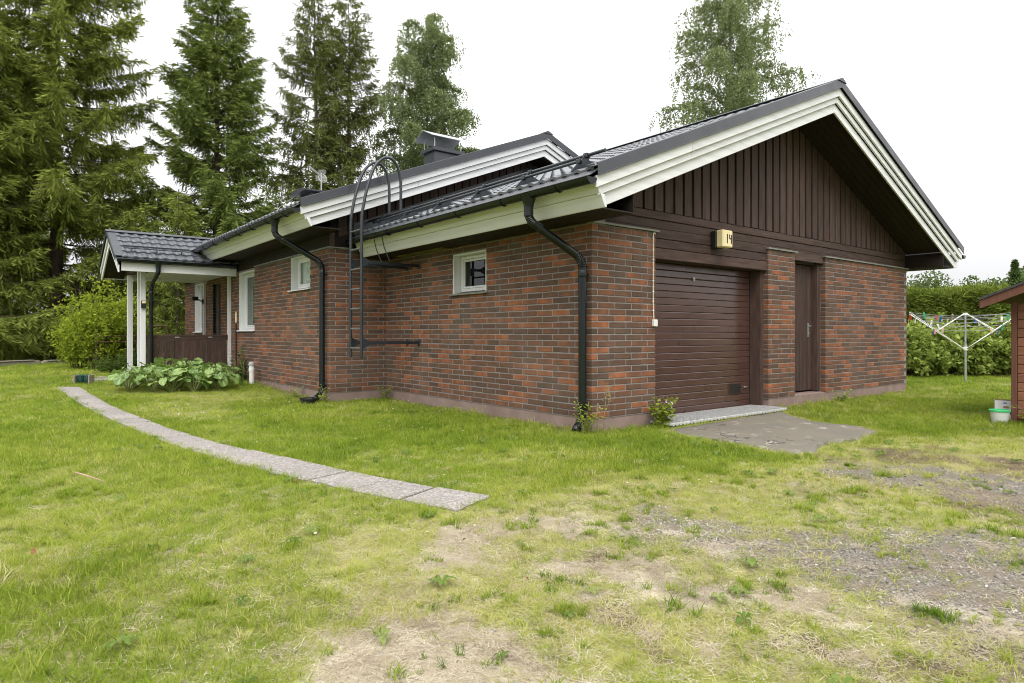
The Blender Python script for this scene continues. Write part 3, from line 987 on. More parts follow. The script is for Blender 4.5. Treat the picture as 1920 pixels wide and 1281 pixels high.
# verge flashing and bargeboards; a pair of boards per layer, each layer stepping back
def barge(xc, zc, k, xl, xr, y_front, y_back, h0, h1, name, mat, yback=None):
    """slanting board between the lines zc-h0.. zc-h1; left and right half"""
    for s_, xe in ((-1, xl), (1, xr)):
        if xe is None: continue
        ze = zc-k*abs(xe-xc)
        cuts = [0.0, 1.0]
        if name == 'bargeboard' and abs(xe-xc) > 3:
            cuts = [0.0, 0.30+0.45*((abs(h1*37.3+xe*3.1+yf_key(y_front))) % 1.0), 1.0]
        for c0_, c1_ in zip(cuts[:-1], cuts[1:]):
            xa_ = xc+(xe-xc)*c0_+(0.0012*s_ if c0_ else 0); xb_ = xc+(xe-xc)*c1_-(0.0012*s_ if c1_ < 1 else 0)
            za_ = zc-k*abs(xa_-xc); zb2 = zc-k*abs(xb_-xc)
            MB().prism([(xa_, za_-h0), (xa_, za_-h1), (xb_, zb2-h1), (xb_, zb2-h0)][::1 if s_ < 0 else -1], 1, y_front, y_back).obj(name, mat, house, bevel=0.004)
def yf_key(y): return y*7.7
for h0, h1, yf, xe in ((0.0, 0.118, -0.69, -0.635), (0.120, 0.206, -0.655, -0.565), (0.208, 0.34, -0.615, -0.487)):
    barge(4.4, 4.54, KS, xe, 8.8-xe, yf, yf+0.028, h0, h1, 'bargeboard', 'white_x')
barge(4.4, 4.665, KS, -0.645, 9.445, -0.722, -0.7125, 0.0, 0.128, 'verge_flashing', 'flash')
barge(4.4, 4.667, KS, -0.645, 9.445, -0.712, -0.55, 0.0, 0.006, 'verge_flashing', 'flash')
barge(4.4, 4.545, KS, -0.64, 9.44, -0.728, -0.7225, 0.0, 0.012, 'verge_flashing', 'flash')

# soffit of the gable overhang: boards along the slope
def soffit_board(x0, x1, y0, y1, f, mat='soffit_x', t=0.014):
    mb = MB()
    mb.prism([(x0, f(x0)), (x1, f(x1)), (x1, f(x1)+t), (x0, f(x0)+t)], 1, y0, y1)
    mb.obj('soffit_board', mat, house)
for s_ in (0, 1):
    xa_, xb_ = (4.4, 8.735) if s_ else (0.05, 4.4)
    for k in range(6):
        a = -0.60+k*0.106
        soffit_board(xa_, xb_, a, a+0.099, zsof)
# boxed ends at the eaves
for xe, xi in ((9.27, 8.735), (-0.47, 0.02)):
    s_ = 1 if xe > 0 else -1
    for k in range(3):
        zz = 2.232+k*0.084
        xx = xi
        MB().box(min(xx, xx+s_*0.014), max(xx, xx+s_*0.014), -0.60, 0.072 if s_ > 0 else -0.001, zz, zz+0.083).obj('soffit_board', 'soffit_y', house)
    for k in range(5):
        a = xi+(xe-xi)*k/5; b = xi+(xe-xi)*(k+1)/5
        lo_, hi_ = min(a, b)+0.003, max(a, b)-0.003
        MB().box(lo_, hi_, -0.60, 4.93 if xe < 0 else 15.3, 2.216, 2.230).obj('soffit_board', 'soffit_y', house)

# eaves fascia (stepped like the bargeboards)
def fascia(x0, sgn, y0, y1, zt, dx=0.148, h=0.28, mat='white_y'):
    """two leaning boards, the lower one tucked in"""
    for a0, b0, st in ((0.0, 0.54, 0.0), (0.545, 1.0, 0.018)):
        xa_, xb_ = x0-sgn*(dx*a0*0.9+st), x0-sgn*(dx*b0*0.9+st)
        za_, zb_ = zt-h*a0, zt-h*b0
        MB().prism([(xa_, za_), (xb_, zb_), (xb_-sgn*0.028, zb_), (xa_-sgn*0.060, za_)], 1, y0, y1).obj('fascia', mat, house, bevel=0.003)
fascia(-0.635, -1, -0.66, 4.86, 2.50)
fascia(9.435, 1, -0.66, 15.3, 2.50)

# drip flashing above the gutters
def drip(x0, x1, y0, y1, za, zb_):
    MB().prism([(x0, za), (x1, zb_), (x1, zb_+0.006), (x0, za+0.006)], 1, y0, y1).obj('drip_flashing', 'flash', house)
drip(-0.735, -0.555, -0.70, 4.9, 2.492, zr(-0.555)+0.002)

def gutter(p0, p1, r=0.064, brackets=7, parent=house):
    p0 = np.array(p0, float); p1 = np.array(p1, float)
    d = (p1-p0)/np.linalg.norm(p1-p0)
    s_ = np.array([-d[1], d[0], 0])
    vs = []; fs = []
    n = 12
    for p in (p0, p1):
        for rr in (r, r-0.004):
            for k in range(n+1):
                a = math.pi*k/n
                vs.append(p+s_*math.cos(a)*rr+np.array([0, 0, -math.sin(a)*rr]))
    m = n+1
    for k in range(n):
        fs.append((k, k+1, 2*m+k+1, 2*m+k)); fs.append((m+k+1, m+k, 3*m+k, 3*m+k+1))
        fs.append((k+1, k, m+k, m+k+1)); fs.append((2*m+k, 2*m+k+1, 3*m+k+1, 3*m+k))
    fs.append((0, 2*m, 3*m, m)); fs.append((n, m+n, 3*m+n, 2*m+n))
    g = mesh_obj('gutter', vs, fs, M['gutter'], parent, True)
    sharp_edges(g)
    rim = MB()
    for sg in (1, -1):
        rim.tube([p0+s_*r*sg, p1+s_*r*sg], 0.007, 8)
    rim.obj('gutter_rim', 'gutter', g, True)
    for p in (p0, p1):
        e = MB()
        ring = [p+s_*math.cos(math.pi*k/n)*r*1.04+np.array([0, 0, -math.sin(math.pi*k/n)*r*1.04]) for k in range(m)]
        sg = -1 if p is p0 else 1
        e.add([q+d*sg*0.001 for q in ring]+[q+d*sg*0.010 for q in ring], [tuple(range(m)), tuple(range(2*m-1, m-1, -1))]+[(k, m+k, m+(k+1) % m, (k+1) % m) for k in range(m)])
        e.obj('end_cap', 'gutter', g)
    for k in range(brackets):
        c = p0+(p1-p0)*(k+0.5)/brackets
        b = MB()
        pts = [c+s_*math.cos(a)*(r+0.004)+np.array([0, 0, -math.sin(a)*(r+0.004)]) for a in np.linspace(0, math.pi, 13)]
        b.tube(pts, 0.008, 6)
        b.obj('bracket', 'gutter', g, True)
    return g
gutter((-0.715, -0.70, 2.475), (-0.715, 4.86, 2.475), brackets=6)
gutter((9.515, -0.70, 2.475), (9.515, 8.0, 2.475), brackets=6)

def rounded(pts, r=0.07, n=5):
    P_ = [Vector(p) for p in pts]
    out = [P_[0]]
    for a, b, c in zip(P_[:-2], P_[1:-1], P_[2:]):
        d1 = (a-b); d2 = (c-b)
        q = min(r, d1.length*0.45, d2.length*0.45)
        s0 = b+d1.normalized()*q; s1 = b+d2.normalized()*q
        for t in np.linspace(0, 1, n):
            out.append(s0*(1-t)**2+b*2*t*(1-t)+s1*t*t)
    out.append(P_[-1])
    return out

def downpipe(pts, r=0.046, funnel=True, clips=()):
    mb = MB()
    mb.tube(rounded(pts, 0.11, 6), r, 16)
    o = mb.obj('downpipe', 'gutter', house, True)
    if funnel:
        p = pts[0]
        MB().lathe([(r*1.12, -0.13), (r*1.12, -0.05), (r*1.25, 0.0), (0.088, 0.085), (0.092, 0.10)], p, 18).obj('outlet_funnel', 'gutter', o, True)
    # ribs of the elbows and the slip joints
    rb = MB()
    for i in range(1, len(pts)-1):
        a, b, c = Vector(pts[i-1]), Vector(pts[i]), Vector(pts[i+1])
        rr_ = rounded([a, b, c], 0.11, 9)[1:-1]
        for j in range(1, len(rr_)-1):
            d = (rr_[j+1]-rr_[j-1]).normalized()
            rb.tube([rr_[j]-d*0.006, rr_[j], rr_[j]+d*0.006], [r, r+0.004, r], 16, False)
        d = (c-b).normalized()
        q = b+d*0.125
        rb.tube([q, q+d*0.012, q+d*0.07, q+d*0.08], [r, r+0.004, r+0.004, r], 16, False)
    rb.obj('elbow_rib', 'gutter', o, True)
    for cx, cy, cz, dx, dy in clips:
        c = MB()
        c.tube([(cx, cy, cz-0.012), (cx, cy, cz+0.012)], r+0.006, 16)
        c.cbox(min(cx, cx+dx), max(cx, cx+dx)+0.012, min(cy, cy+dy)-0.0, max(cy, cy+dy)+0.02, cz-0.01, cz+0.01, 0.003)
        c.tube([(cx+dx*0.75, cy-0.03, cz), (cx+dx*0.75, cy-0.055, cz)], 0.008, 6)
        c.obj('clip', 'gutter', o)
    return o
downpipe([(-0.715, 0.25, 2.36), (-0.715, 0.25, 2.19), (-0.075, 0.075, 1.79), (-0.075, 0.075, 0.02), (-0.22, 0.035, -0.12)], clips=((-0.075, 0.075, 1.62, 0.07, 0.0), (-0.075, 0.075, 0.14, 0.07, 0.0)))
MB().tube(rounded([(8.92, 0.25, 2.30), (8.92, 0.25, 2.13), (8.715, 0.25, 1.93), (8.715, 0.25, -0.1)], 0.09), 0.046, 14).obj('downpipe', 'gutter', house, True)

# ---- main house roof
KH = 0.393
XH, ZH = 3.18, 4.767
def zh(x): return ZH-KH*abs(x-XH)
for h0, h1, yf, xe in ((0.0, 0.118, 4.37, -1.70), (0.120, 0.208, 4.405, -1.62), (0.210, 0.335, 4.445, -1.53)):
    barge(XH, ZH, KH, xe, 4.28-h1*0.6, yf, yf+0.028, h0, h1, 'bargeboard', 'white_x')
barge(XH, ZH+0.125, KH, -1.71, 4.25, 4.335, 4.345, 0.0, 0.128, 'verge_flashing', 'flash')
barge(XH, ZH+0.127, KH, -1.71, 4.4, 4.346, 4.52, 0.0, 0.006, 'verge_flashing', 'flash')
barge(XH, ZH+0.004, KH, -1.705, 4.25, 4.329, 4.3345, 0.0, 0.012, 'verge_flashing', 'flash')
SH = 1/math.sqrt(1+KH*KH)
def zhr(x): return zh(x)+0.062
dh = MB().add([(-1.66, 4.46, zhr(-1.66)-0.03), (XH, 4.46, zhr(XH)-0.03), (XH, 15.9, zhr(XH)-0.03), (-1.66, 15.9, zhr(-1.66)-0.03)], [(0, 1, 2, 3)]).obj('roof_slope', 'flash', house)
lh = (XH+1.645)/SH
tiles(dh, (-1.645, 4.46, zhr(-1.645)), (0, 1, 0), (SH, 0, KH*SH), 14, 11.4, lh/14)
dh2 = MB().add([(4.6, 4.46, zhr(4.6)-0.03), (XH, 4.46, zhr(XH)-0.03), (XH, 15.9, zhr(XH)-0.03), (4.6, 15.9, zhr(4.6)-0.03)], [(3, 2, 1, 0)]).obj('roof_slope', 'flash', house)
tiles(dh2, (4.6, 4.46, zhr(4.6)), (0, 1, 0), (-SH, 0, KH*SH), 4, 11.4, (4.6-XH)/SH/4, sub=4)
ridge_cap((XH, 4.325, ZH+0.135), (XH, 15.9, ZH+0.135), 0.13, 0.05)
# gable wall above the garage roof, dark boards, flashing at its foot
MB().prism([(-0.99, 2.37), (4.4, 2.37), (4.4, zh(4.4)-0.1), (XH, ZH-0.1), (-0.99, zh(-0.99)-0.1)], 1, 4.99, 5.05).obj('gable_wall', 'back', house)
x = -0.85
while x < 4.1:
    a, b = x, x+0.15
    lo_ = max(2.385, zr(a)+0.06)
    hi_a, hi_b = zh(a)-0.3, zh(b)-0.3
    if min(hi_a, hi_b) > lo_+0.03:
        MB().prism([(a, lo_), (b, max(2.385, zr(b)+0.06)), (b, hi_b), (a, hi_a)], 1, 4.96, 4.985).obj('board', 'wood_v', house)
    x += 0.175
fl = MB()
fl.prism([(-0.60, zr(-0.60)+0.01), (4.3, zr(4.3)+0.01), (4.3, zr(4.3)+0.20), (-0.60, zr(-0.60)+0.20)], 1, 4.925, 4.932)
fl.obj('wall_flashing', 'flash', house)
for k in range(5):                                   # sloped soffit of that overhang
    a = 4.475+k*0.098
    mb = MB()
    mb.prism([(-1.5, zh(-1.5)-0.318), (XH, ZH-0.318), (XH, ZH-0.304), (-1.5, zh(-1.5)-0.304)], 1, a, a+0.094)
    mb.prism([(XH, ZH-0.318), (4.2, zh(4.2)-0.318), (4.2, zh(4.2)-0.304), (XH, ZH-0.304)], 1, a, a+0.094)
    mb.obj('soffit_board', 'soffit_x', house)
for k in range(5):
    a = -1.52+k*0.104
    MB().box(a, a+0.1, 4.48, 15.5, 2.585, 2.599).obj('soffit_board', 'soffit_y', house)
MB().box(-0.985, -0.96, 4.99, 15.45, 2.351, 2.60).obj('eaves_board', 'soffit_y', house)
MB().cbox(-1.0, -0.93, 4.93, 4.99, 2.38, 2.60, 0.004).obj('corner_post', 'wood_v', house)
fascia(-1.70, -1, 4.40, 15.9, 2.845, 0.165, 0.265)
drip(-1.795, -1.625, 4.36, 15.9, 2.832, zhr(-1.625)+0.002)
gutter((-1.775, 4.36, 2.815), (-1.775, 10.95, 2.815), brackets=8)
downpipe([(-1.775, 5.30, 2.70), (-1.775, 5.30, 2.53), (-1.075, 5.10, 2.11), (-1.075, 5.10, 0.0), (-1.22, 5.02, -0.10)], clips=((-1.075, 5.10, 1.92, 0.07, 0.0), (-1.075, 5.10, 0.10, 0.07, 0.0)))
# ---- windows
def window(key, x_wall, sill_mat, blind=None, bars=False):
    y0, y1, z0, z1 = WINS[key]
    wn = MB()
    xi = x_wall+0.125                                # frame plane
    # lining of the reveal
    wn.box(x_wall+0.008, xi+0.05, y1-0.022, y1-0.001, z0+0.001, z1-0.001)
    wn.box(x_wall+0.008, xi+0.05, y0+0.001, y0+0.022, z0+0.001, z1-0.001)
    wn.box(x_wall+0.008, xi+0.05, y0+0.023, y1-0.023, z1-0.024, z1-0.001)
    root = wn.obj('window', 'white_v', house)
    fw = 0.045
    fr = MB()
    ya, yb, za, zb_ = y0+0.024, y1-0.024, z0+0.03, z1-0.026
    fr.cbox(xi, xi+0.05, ya, ya+fw, za, zb_, 0.005)
    fr.cbox(xi, xi+0.05, yb-fw, yb, za, zb_, 0.005)
    fr.cbox(xi, xi+0.05, ya+fw+0.001, yb-fw-0.001, za, za+fw, 0.005)
    fr.cbox(xi, xi+0.05, ya+fw+0.001, yb-fw-0.001, zb_-fw, zb_, 0.005)
    s2 = 0.03
    a, b, c, d = ya+fw+0.004, yb-fw-0.004, za+fw+0.004, zb_-fw-0.004
    fr.cbox(xi+0.012, xi+0.045, a, a+s2, c, d, 0.004)
    fr.cbox(xi+0.012, xi+0.045, b-s2, b, c, d, 0.004)
    fr.cbox(xi+0.012, xi+0.045, a+s2+0.001, b-s2-0.001, c, c+s2, 0.004)
    fr.cbox(xi+0.012, xi+0.045, a+s2+0.001, b-s2-0.001, d-s2, d, 0.004)
    fr.obj('frame', 'white_v', root)
    MB().box(xi+0.028, xi+0.032, a+s2-0.005, b-s2+0.005, c+s2-0.005, d-s2+0.005).obj('pane', 'glass', root)
    sl_ = MB()
    sl_.prism([(x_wall-0.045, z0-0.028), (xi+0.01, z0+0.004), (xi+0.01, z0+0.024), (x_wall-0.045, z0-0.008)], 1, y0-0.03, y1+0.03)
    sl_.obj('sill', sill_mat, root, bevel=0.003)
    # something to look at behind the pane
    if blind:
        xx = xi+0.07
        if blind == 'vertical':
            nb = int((b-a)/0.085)
            for k in range(nb):
                q = a+(k+0.5)*(b-a)/nb
                s_ = MB()
                s_.add([(xx, q-0.042, c), (xx+0.02, q+0.042, c), (xx+0.02, q+0.042, d), (xx, q-0.042, d)], [(0, 1, 2, 3)])
                s_.obj('blind_slat', 'blind', root)
        else:
            MB().box(xx, xx+0.004, a, b, c, d).obj('roller_blind', 'blind', root)
    else:
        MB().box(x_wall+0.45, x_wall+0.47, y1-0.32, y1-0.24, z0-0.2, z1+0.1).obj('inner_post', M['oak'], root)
        MB().box(x_wall+0.75, x_wall+0.76, y0-1.2, y1+1.0, z0-1.5, z1+0.1).obj('dark_sheet', M['back'], root)  # near-black sheet in place of the unlit garage interior
    return root
M['oak'] = surf('raw_pine', (0.30, 0.17, 0.07), (0.40, 0.24, 0.11), 4, 0.6, 0, 0.1, 20, (20, 20, 1))
window('garage', 0.0, 'ledge')
window('small', -1.0, 'white_y', 'roller')
window('tall', -1.0, 'white_y', 'vertical')
window('far', -1.0, 'white_y', 'roller')
# near-black sheet stands in for the dark rooms behind the panes
MB().box(-0.70, -0.69, 5.2, 15.2, 0.0, 2.5).obj('dark_sheet', 'back', house)

# ---- porch
XP, YF, YB, YR = -3.30, 10.20, 12.90, 11.55
PX0 = -2.80
KP = 0.50
def zp(y): return 3.20-KP*abs(y-YR)
for yy, nm in ((10.70, 'a'), (11.04, 'b')):
    for dx in (0.0,):
        p = MB().cbox(PX0-0.05, PX0+0.05, yy-0.05, yy+0.055, 0.13, 2.33, 0.006).obj('porch_post', 'white_v', house)
        MB().cbox(PX0-0.075, PX0+0.075, yy-0.075, yy+0.075, -0.1, 0.129, 0.008).obj('post_base', 'concrete', p)
for yy in (12.45,):
    MB().cbox(PX0-0.055, PX0+0.055, yy-0.055, yy+0.055, 0.0, 2.33, 0.006).obj('porch_post', 'white_v', house)
MB().cbox(-1.075, -1.003, 10.655, 10.745, 0.05, 2.33, 0.005).obj('porch_post', 'white_v', house)
MB().cbox(-1.075, -1.003, 12.98, 13.06, 0.05, 2.33, 0.005).obj('porch_post', 'white_v', house)
MB().box(-2.92, -1.0, 10.60, 13.0, -0.1, 0.10).obj('porch_floor', 'concrete', house)
MB().cbox(PX0-0.07, PX0+0.07, 10.42, 12.75, 2.33, 2.52, 0.006).obj('porch_beam', 'wood_y', house)
MB().cbox(-2.74, -1.0, 10.62, 10.76, 2.36, 2.50, 0.006).obj('porch_beam', 'wood_x', house)
# rail with upright boards
rl = MB().cbox(-2.73, -1.08, 10.665, 10.735, 0.885, 0.930, 0.005).obj('porch_rail', 'wood_x', house)
MB().cbox(-2.73, -1.08, 10.672, 10.695, 0.80, 0.884, 0.004).obj('rail_board', 'wood_x', rl)
MB().cbox(-2.73, -1.08, 10.70, 10.735, 0.20, 0.28, 0.004).obj('rail_board', 'wood_x', rl)
xx = -2.72
br = np.random.default_rng(31)
while xx < -1.12:
    MB().cbox(xx, xx+0.096, 10.672+br.normal(0, 0.001), 10.694, 0.06+br.normal(0, 0.004), 0.797, 0.004).obj('rail_board', 'wood_v', rl)
    xx += 0.107 if br.random() > 0.25 else 0.113
for q in (-2.18, -1.50):
    MB().cbox(q, q+0.09, 10.66, 10.671, 0.86, 0.885, 0.002).obj('rail_clip', 'galv', rl)
# ceiling of narrow white slats, gable, boards
for k in range(18):
    a = -3.22+k*0.123
    MB().box(a, a+0.110, 10.24, 12.86, 2.308, 2.320).obj('ceiling_slat', 'white_y', house) if a > -2.72 else None
MB().box(-3.26, -1.01, 10.215, 10.238, 2.245, 2.42).obj('porch_fascia', 'white_x', house, bevel=0.004)
MB().box(-3.26, -1.01, 12.862, 12.885, 2.245, 2.42).obj('porch_fascia', 'white_x', house, bevel=0.004)
def pbarge(x0, x1, zc, h0, h1, mat, name):
    for s_ in (-1, 1):
        ye = YF-0.02 if s_ < 0 else YB+0.02
        ze = zc-KP*abs(ye-YR)
        MB().prism([(YR, zc-h0), (YR, zc-h1), (ye, ze-h1), (ye, ze-h0)], 0, x0, x1).obj(name, mat, house, bevel=0.004)
pbarge(-3.352, -3.325, 3.15, 0.0, 0.11, 'white_y', 'bargeboard')
pbarge(-3.324, -3.297, 3.15, 0.112, 0.26, 'white_y', 'bargeboard')
pbarge(-3.386, -3.376, 3.235, 0.0, 0.10, 'flash', 'verge_flashing')
pbarge(-3.375, -3.20, 3.237, 0.0, 0.006, 'flash', 'verge_flashing')
MB().prism([(10.3, 2.52), (12.8, 2.52), (YR, 3.1)], 0, -2.86, -2.83).obj('porch_gable', 'wood_v', house)
for k in range(4):
    a = -3.292+k*0.107
    for s_ in (-1, 1):
        ye = YF+0.03 if s_ < 0 else YB-0.03
        zf = lambda y_: 2.92-KP*abs(y_-YR)
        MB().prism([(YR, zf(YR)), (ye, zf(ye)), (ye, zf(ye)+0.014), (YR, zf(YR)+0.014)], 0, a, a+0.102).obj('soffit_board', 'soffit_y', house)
SPP = 1/math.sqrt(1+KP*KP)
lp = (YR-YF+0.02)/SPP
pd = MB().add([(-3.30, YF, zp(YF)-0.03), (-1.0, YF, zp(YF)-0.03), (-0.6, YR, zp(YR)-0.03), (-3.30, YR, zp(YR)-0.03)], [(0, 1, 2, 3)]).obj('porch_roof', 'flash', house)
tiles(pd, (-3.25, YF-0.02, zp(YF-0.02)), (1, 0, 0), (0, SPP, KP*SPP), 5, 2.75, lp/5, step=0.028, amp=0.020, sub=12)
pd2 = MB().add([(-3.30, YB, zp(YB)-0.03), (-1.0, YB, zp(YB)-0.03), (-0.6, YR, zp(YR)-0.03), (-3.30, YR, zp(YR)-0.03)], [(3, 2, 1, 0)]).obj('porch_roof', 'flash', house)
tiles(pd2, (-3.25, YB+0.02, zp(YB+0.02)), (1, 0, 0), (0, -SPP, KP*SPP), 5, 2.75, lp/5, sub=4)
ridge_cap((-3.40, YR, 3.25), (-0.4, YR, 3.25), 0.12, 0.055)
MB().prism([(YF-0.085, zp(YF)-0.05), (YF+0.03, zp(YF)+0.0), (YF+0.03, zp(YF)+0.006), (YF-0.085, zp(YF)-0.044)], 0, -3.34, -1.35).obj('drip_flashing', 'flash', house)
gutter((-3.34, YF-0.075, 2.475), (-1.05, YF-0.075, 2.475), 0.055, 4)
downpipe([(-2.60, YF-0.075, 2.38), (-2.60, YF-0.075, 2.24), (-2.66, 10.58, 1.98), (-2.66, 10.58, 0.0)], 0.042)
# snow guards
sg = MB().tube([(-0.33, -0.52, 2.845), (-0.33, 4.90, 2.845)], 0.0185, 10).obj('snow_guard', 'steel', house, True)
MB().tube([(-0.44, -0.30, 2.765), (-0.44, 4.55, 2.765)], 0.016, 10).obj('rail', 'steel', sg, True)
for k in range(6):
    yy = -0.25+k*0.92
    bk = MB()
    bk.prism([(-0.58, 2.625), (-0.47, 2.74), (-0.42, 2.775), (-0.35, 2.865), (-0.305, 2.865), (-0.30, 2.80), (-0.20, 2.765), (-0.20, 2.755)], 1, yy-0.004, yy+0.004)
    bk.cbox(-0.36, -0.30, yy-0.03, yy+0.03, 2.82, 2.868, 0.004)
    bk.cbox(-0.465, -0.415, yy-0.03, yy+0.03, 2.742, 2.786, 0.004)
    bk.obj('bracket', 'steel', sg)
sg2 = MB().tube([(-3.2, 10.42, 2.79), (-1.95, 10.42, 2.79)], 0.014, 8).obj('snow_guard', 'steel', house, True)
MB().tube([(-3.2, 10.36, 2.735), (-1.95, 10.36, 2.735)], 0.012, 8).obj('rail', 'steel', sg2, True)
for q in (-3.05, -2.58, -2.1):
    MB().prism([(10.28, 2.62), (10.40, 2.80), (10.44, 2.80), (10.50, 2.70)], 0, q-0.004, q+0.004).obj('bracket', 'steel', sg2)
# entrance door in its recess, porch lamps
pdr = MB().box(-0.86, -0.83, 11.62, 12.34, 0.1, 2.2).obj('entrance_door', 'wood_v', house)
MB().lathe([(0.0, 0), (0.02, 0.004), (0.024, 0.02), (0.0, 0.035)], (-0.90, 11.70, 1.05), 12).obj('handle', 'galv', pdr, True)
# ---- chimneys
ch = MB().cbox(2.26, 2.96, 7.04, 7.50, 4.2, 4.965, 0.006).obj('chimney', 'flash', house)
MB().prism([(2.20, 4.966), (3.02, 4.966), (3.02, 5.05), (2.20, 5.05)], 1, 6.98, 7.56).obj('chimney_cap', 'flash', ch, bevel=0.008)
for (sx_, sy_) in ((2.27, 7.05), (2.95, 7.05), (2.27, 7.49), (2.95, 7.49)):
    MB().tube([(sx_, sy_, 5.05), (sx_, sy_, 5.255)], 0.012, 6).obj('hood_leg', 'galv', ch)
hood = MB()
hx0, hx1, hy0, hy1 = 2.10, 3.12, 6.90, 7.64
hc = (hy0+hy1)/2
zl, zt_ = 5.25, 5.42
hood.add([(hx0, hy0, zl), (hx1, hy0, zl), (hx1, hc, zt_), (hx0, hc, zt_), (hx1, hy1, zl), (hx0, hy1, zl),
          (hx0, hy0, zl+0.012), (hx1, hy0, zl+0.012), (hx1, hc, zt_+0.012), (hx0, hc, zt_+0.012), (hx1, hy1, zl+0.012), (hx0, hy1, zl+0.012)],
         [(3, 2, 1, 0), (5, 4, 2, 3), (6, 7, 8, 9), (9, 8, 10, 11), (0, 1, 7, 6), (4, 5, 11, 10), (0, 6, 9, 3), (3, 9, 11, 5), (1, 2, 8, 7), (2, 4, 10, 8)])
hood.obj('chimney_hood', 'galv', ch)
c2 = MB().cbox(-0.15, 0.55, 8.0, 8.6, 3.2, 3.90, 0.006).obj('chimney', 'flash', house)
MB().prism([(7.86, 3.90), (8.74, 3.90), (8.74, 3.93), (8.30, 3.995), (7.86, 3.93)], 0, -0.32, 0.72).obj('chimney_cap', 'flash', c2)
# ------------------------------------------------------------------ things on and around the house
def tv_antenna():
    b = spot(572, 14.6)
    b = np.array([0.20, 8.30, 3.96])
    t = thing('tv_antenna', b, 'small grey television antenna with grid elements above the lower chimney', 'antenna')
    MB().tube([b+(0, 0, -0.03), b+(0, 0, 0.44)], 0.014, 8).obj('mast', 'galv', t, True)
    f = MB()
    c = b+np.array([0, 0, 0.36])
    u = np.array([RGT[0], RGT[1], 0]); d_ = np.array([-FWD[0], -FWD[1], 0])
    for k in range(7):
        f.tube([c+u*-0.12+(0, 0, -0.09+k*0.018), c+u*0.10+(0, 0, -0.09+k*0.018)], 0.004, 5)
    for k in range(5):
        f.tube([c+u*-0.06+(0, 0, 0.06+k*0.02), c+u*0.10+(0, 0, 0.06+k*0.02)], 0.004, 5)
    f.obj('reflector', 'galv', t)
    g = MB()
    g.tube([c+(0, 0, 0.0), c-u*0.24+d_*0.1+(0, 0, 0.19)], 0.009, 6)
    g.tube([c+(0, 0, 0.03), c-u*0.22+d_*0.1+(0, 0, 0.20)], 0.006, 6)
    g.obj('boom', 'galv', t)
    pts = [c+u*0.03*(1)+u*0.09*math.sin(a)+np.array([0, 0, -0.03+0.085*math.cos(a)-0.03*math.sin(a)]) for a in np.linspace(0, 2*math.pi*0.95, 16)]
    MB().tube(pts, 0.006, 6).obj('cable', 'cable', t, True)
tv_antenna()

def ladder():
    rung_mat = surf('grey_rung', (0.07, 0.075, 0.08), (0.16, 0.165, 0.17), 12, 0.4)  # rungs in a paler grey than the rails
    t = thing('roof_ladder', (-0.985, 4.0, 0.6), 'dark grey steel roof ladder with hooped grab rails bracketed to the brick wall', 'ladder')
    hoop = [(-0.985, 0.605), (-0.985, 2.72), (-0.925, 3.02), (-0.855, 3.27), (-0.765, 3.49), (-0.645, 3.615), (-0.56, 3.645), (-0.47, 3.63), (-0.385, 3.53), (-0.34, 3.36), (-0.33, 3.2), (-0.33, 2.85)]
    for yy in (3.81, 4.19):
        pts = [(x_, yy, z_) for x_, z_ in hoop]
        sm_ = [Vector(pts[0]), Vector(pts[1])]
        sm_ = [Vector(pts[0])]+rounded(pts[0:3], 0.12, 4)[1:-1]
        body = [Vector(p) for p in pts[2:-1]]
        for i in range(len(body)-1):                        # smooth the arc
            p0 = body[max(i-1, 0)]; p1 = body[i]; p2 = body[i+1]; p3 = body[min(i+2, len(body)-1)]
            for tt in (0, 0.33, 0.66):
                sm_.append(0.5*((2*p1)+(p2-p0)*tt+(2*p0-5*p1+4*p2-p3)*tt*tt+(3*p1-p0-3*p2+p3)*tt**3))
        sm_ += [body[-1], Vector(pts[-1])]
        r_ = MB().tube(sm_, 0.0225, 10).obj('rail', 'steel', t, True)
        MB().tube([(-0.985, yy, 0.598), (-0.985, yy, 0.606)], 0.023, 10).obj('end_plug', 'black', r_)
        MB().tube([(-0.985, yy, 2.56), (-0.985, yy, 2.60)], 0.026, 10).obj('sleeve', 'steel', r_, True)
    for z in (0.737, 1.033, 1.332, 1.63, 1.93, 2.23, 2.512):
        MB().tube([(-0.985, 3.82, z), (-0.985, 4.18, z)], 0.0135, 8).obj('rung', rung_mat, t, True)
    for z in (0.815, 2.025):
        for yy in (3.81, 4.19):
            a = MB()
            a.cbox(-0.97, -0.008, yy-0.012, yy+0.012, z-0.022, z+0.022, 0.003)
            a.obj('wall_bracket', 'steel', t)
            b = MB()
            b.prism([(-0.985, z-0.07), (-0.96, z-0.075), (-0.86, z-0.024), (-0.86, z+0.024), (-0.96, z+0.075), (-0.985, z+0.07)], 1, yy-0.018, yy-0.0125)
            for q in ((-0.945, z+0.042), (-0.945, z-0.042), (-0.885, z)):
                b.tube([(q[0], yy-0.018, q[1]), (q[0], yy-0.026, q[1])], 0.007, 6)
            b.obj('gusset', 'steel', t)
            MB().cbox(-0.012, -0.003, yy-0.03, yy+0.03, z-0.05, z+0.05, 0.003).obj('wall_plate', 'steel', t)
    for yy, xx in ((3.98, -0.70), (3.72, -0.70)):
        MB().tube([(xx, yy, 2.41), (xx+0.03, yy-0.02, 2.25), (xx+0.10, yy-0.06, 2.05)], 0.008, 6).obj('safety_chain', 'steel', t, True)
ladder()
MB().box(-0.16, -0.03, 2.9, 4.3, 2.203, 2.2155).obj('soffit_board', surf('mossy_plank', (0.10, 0.10, 0.03), (0.20, 0.17, 0.06), 6, 0.9, 0, 0.3, 30), house)

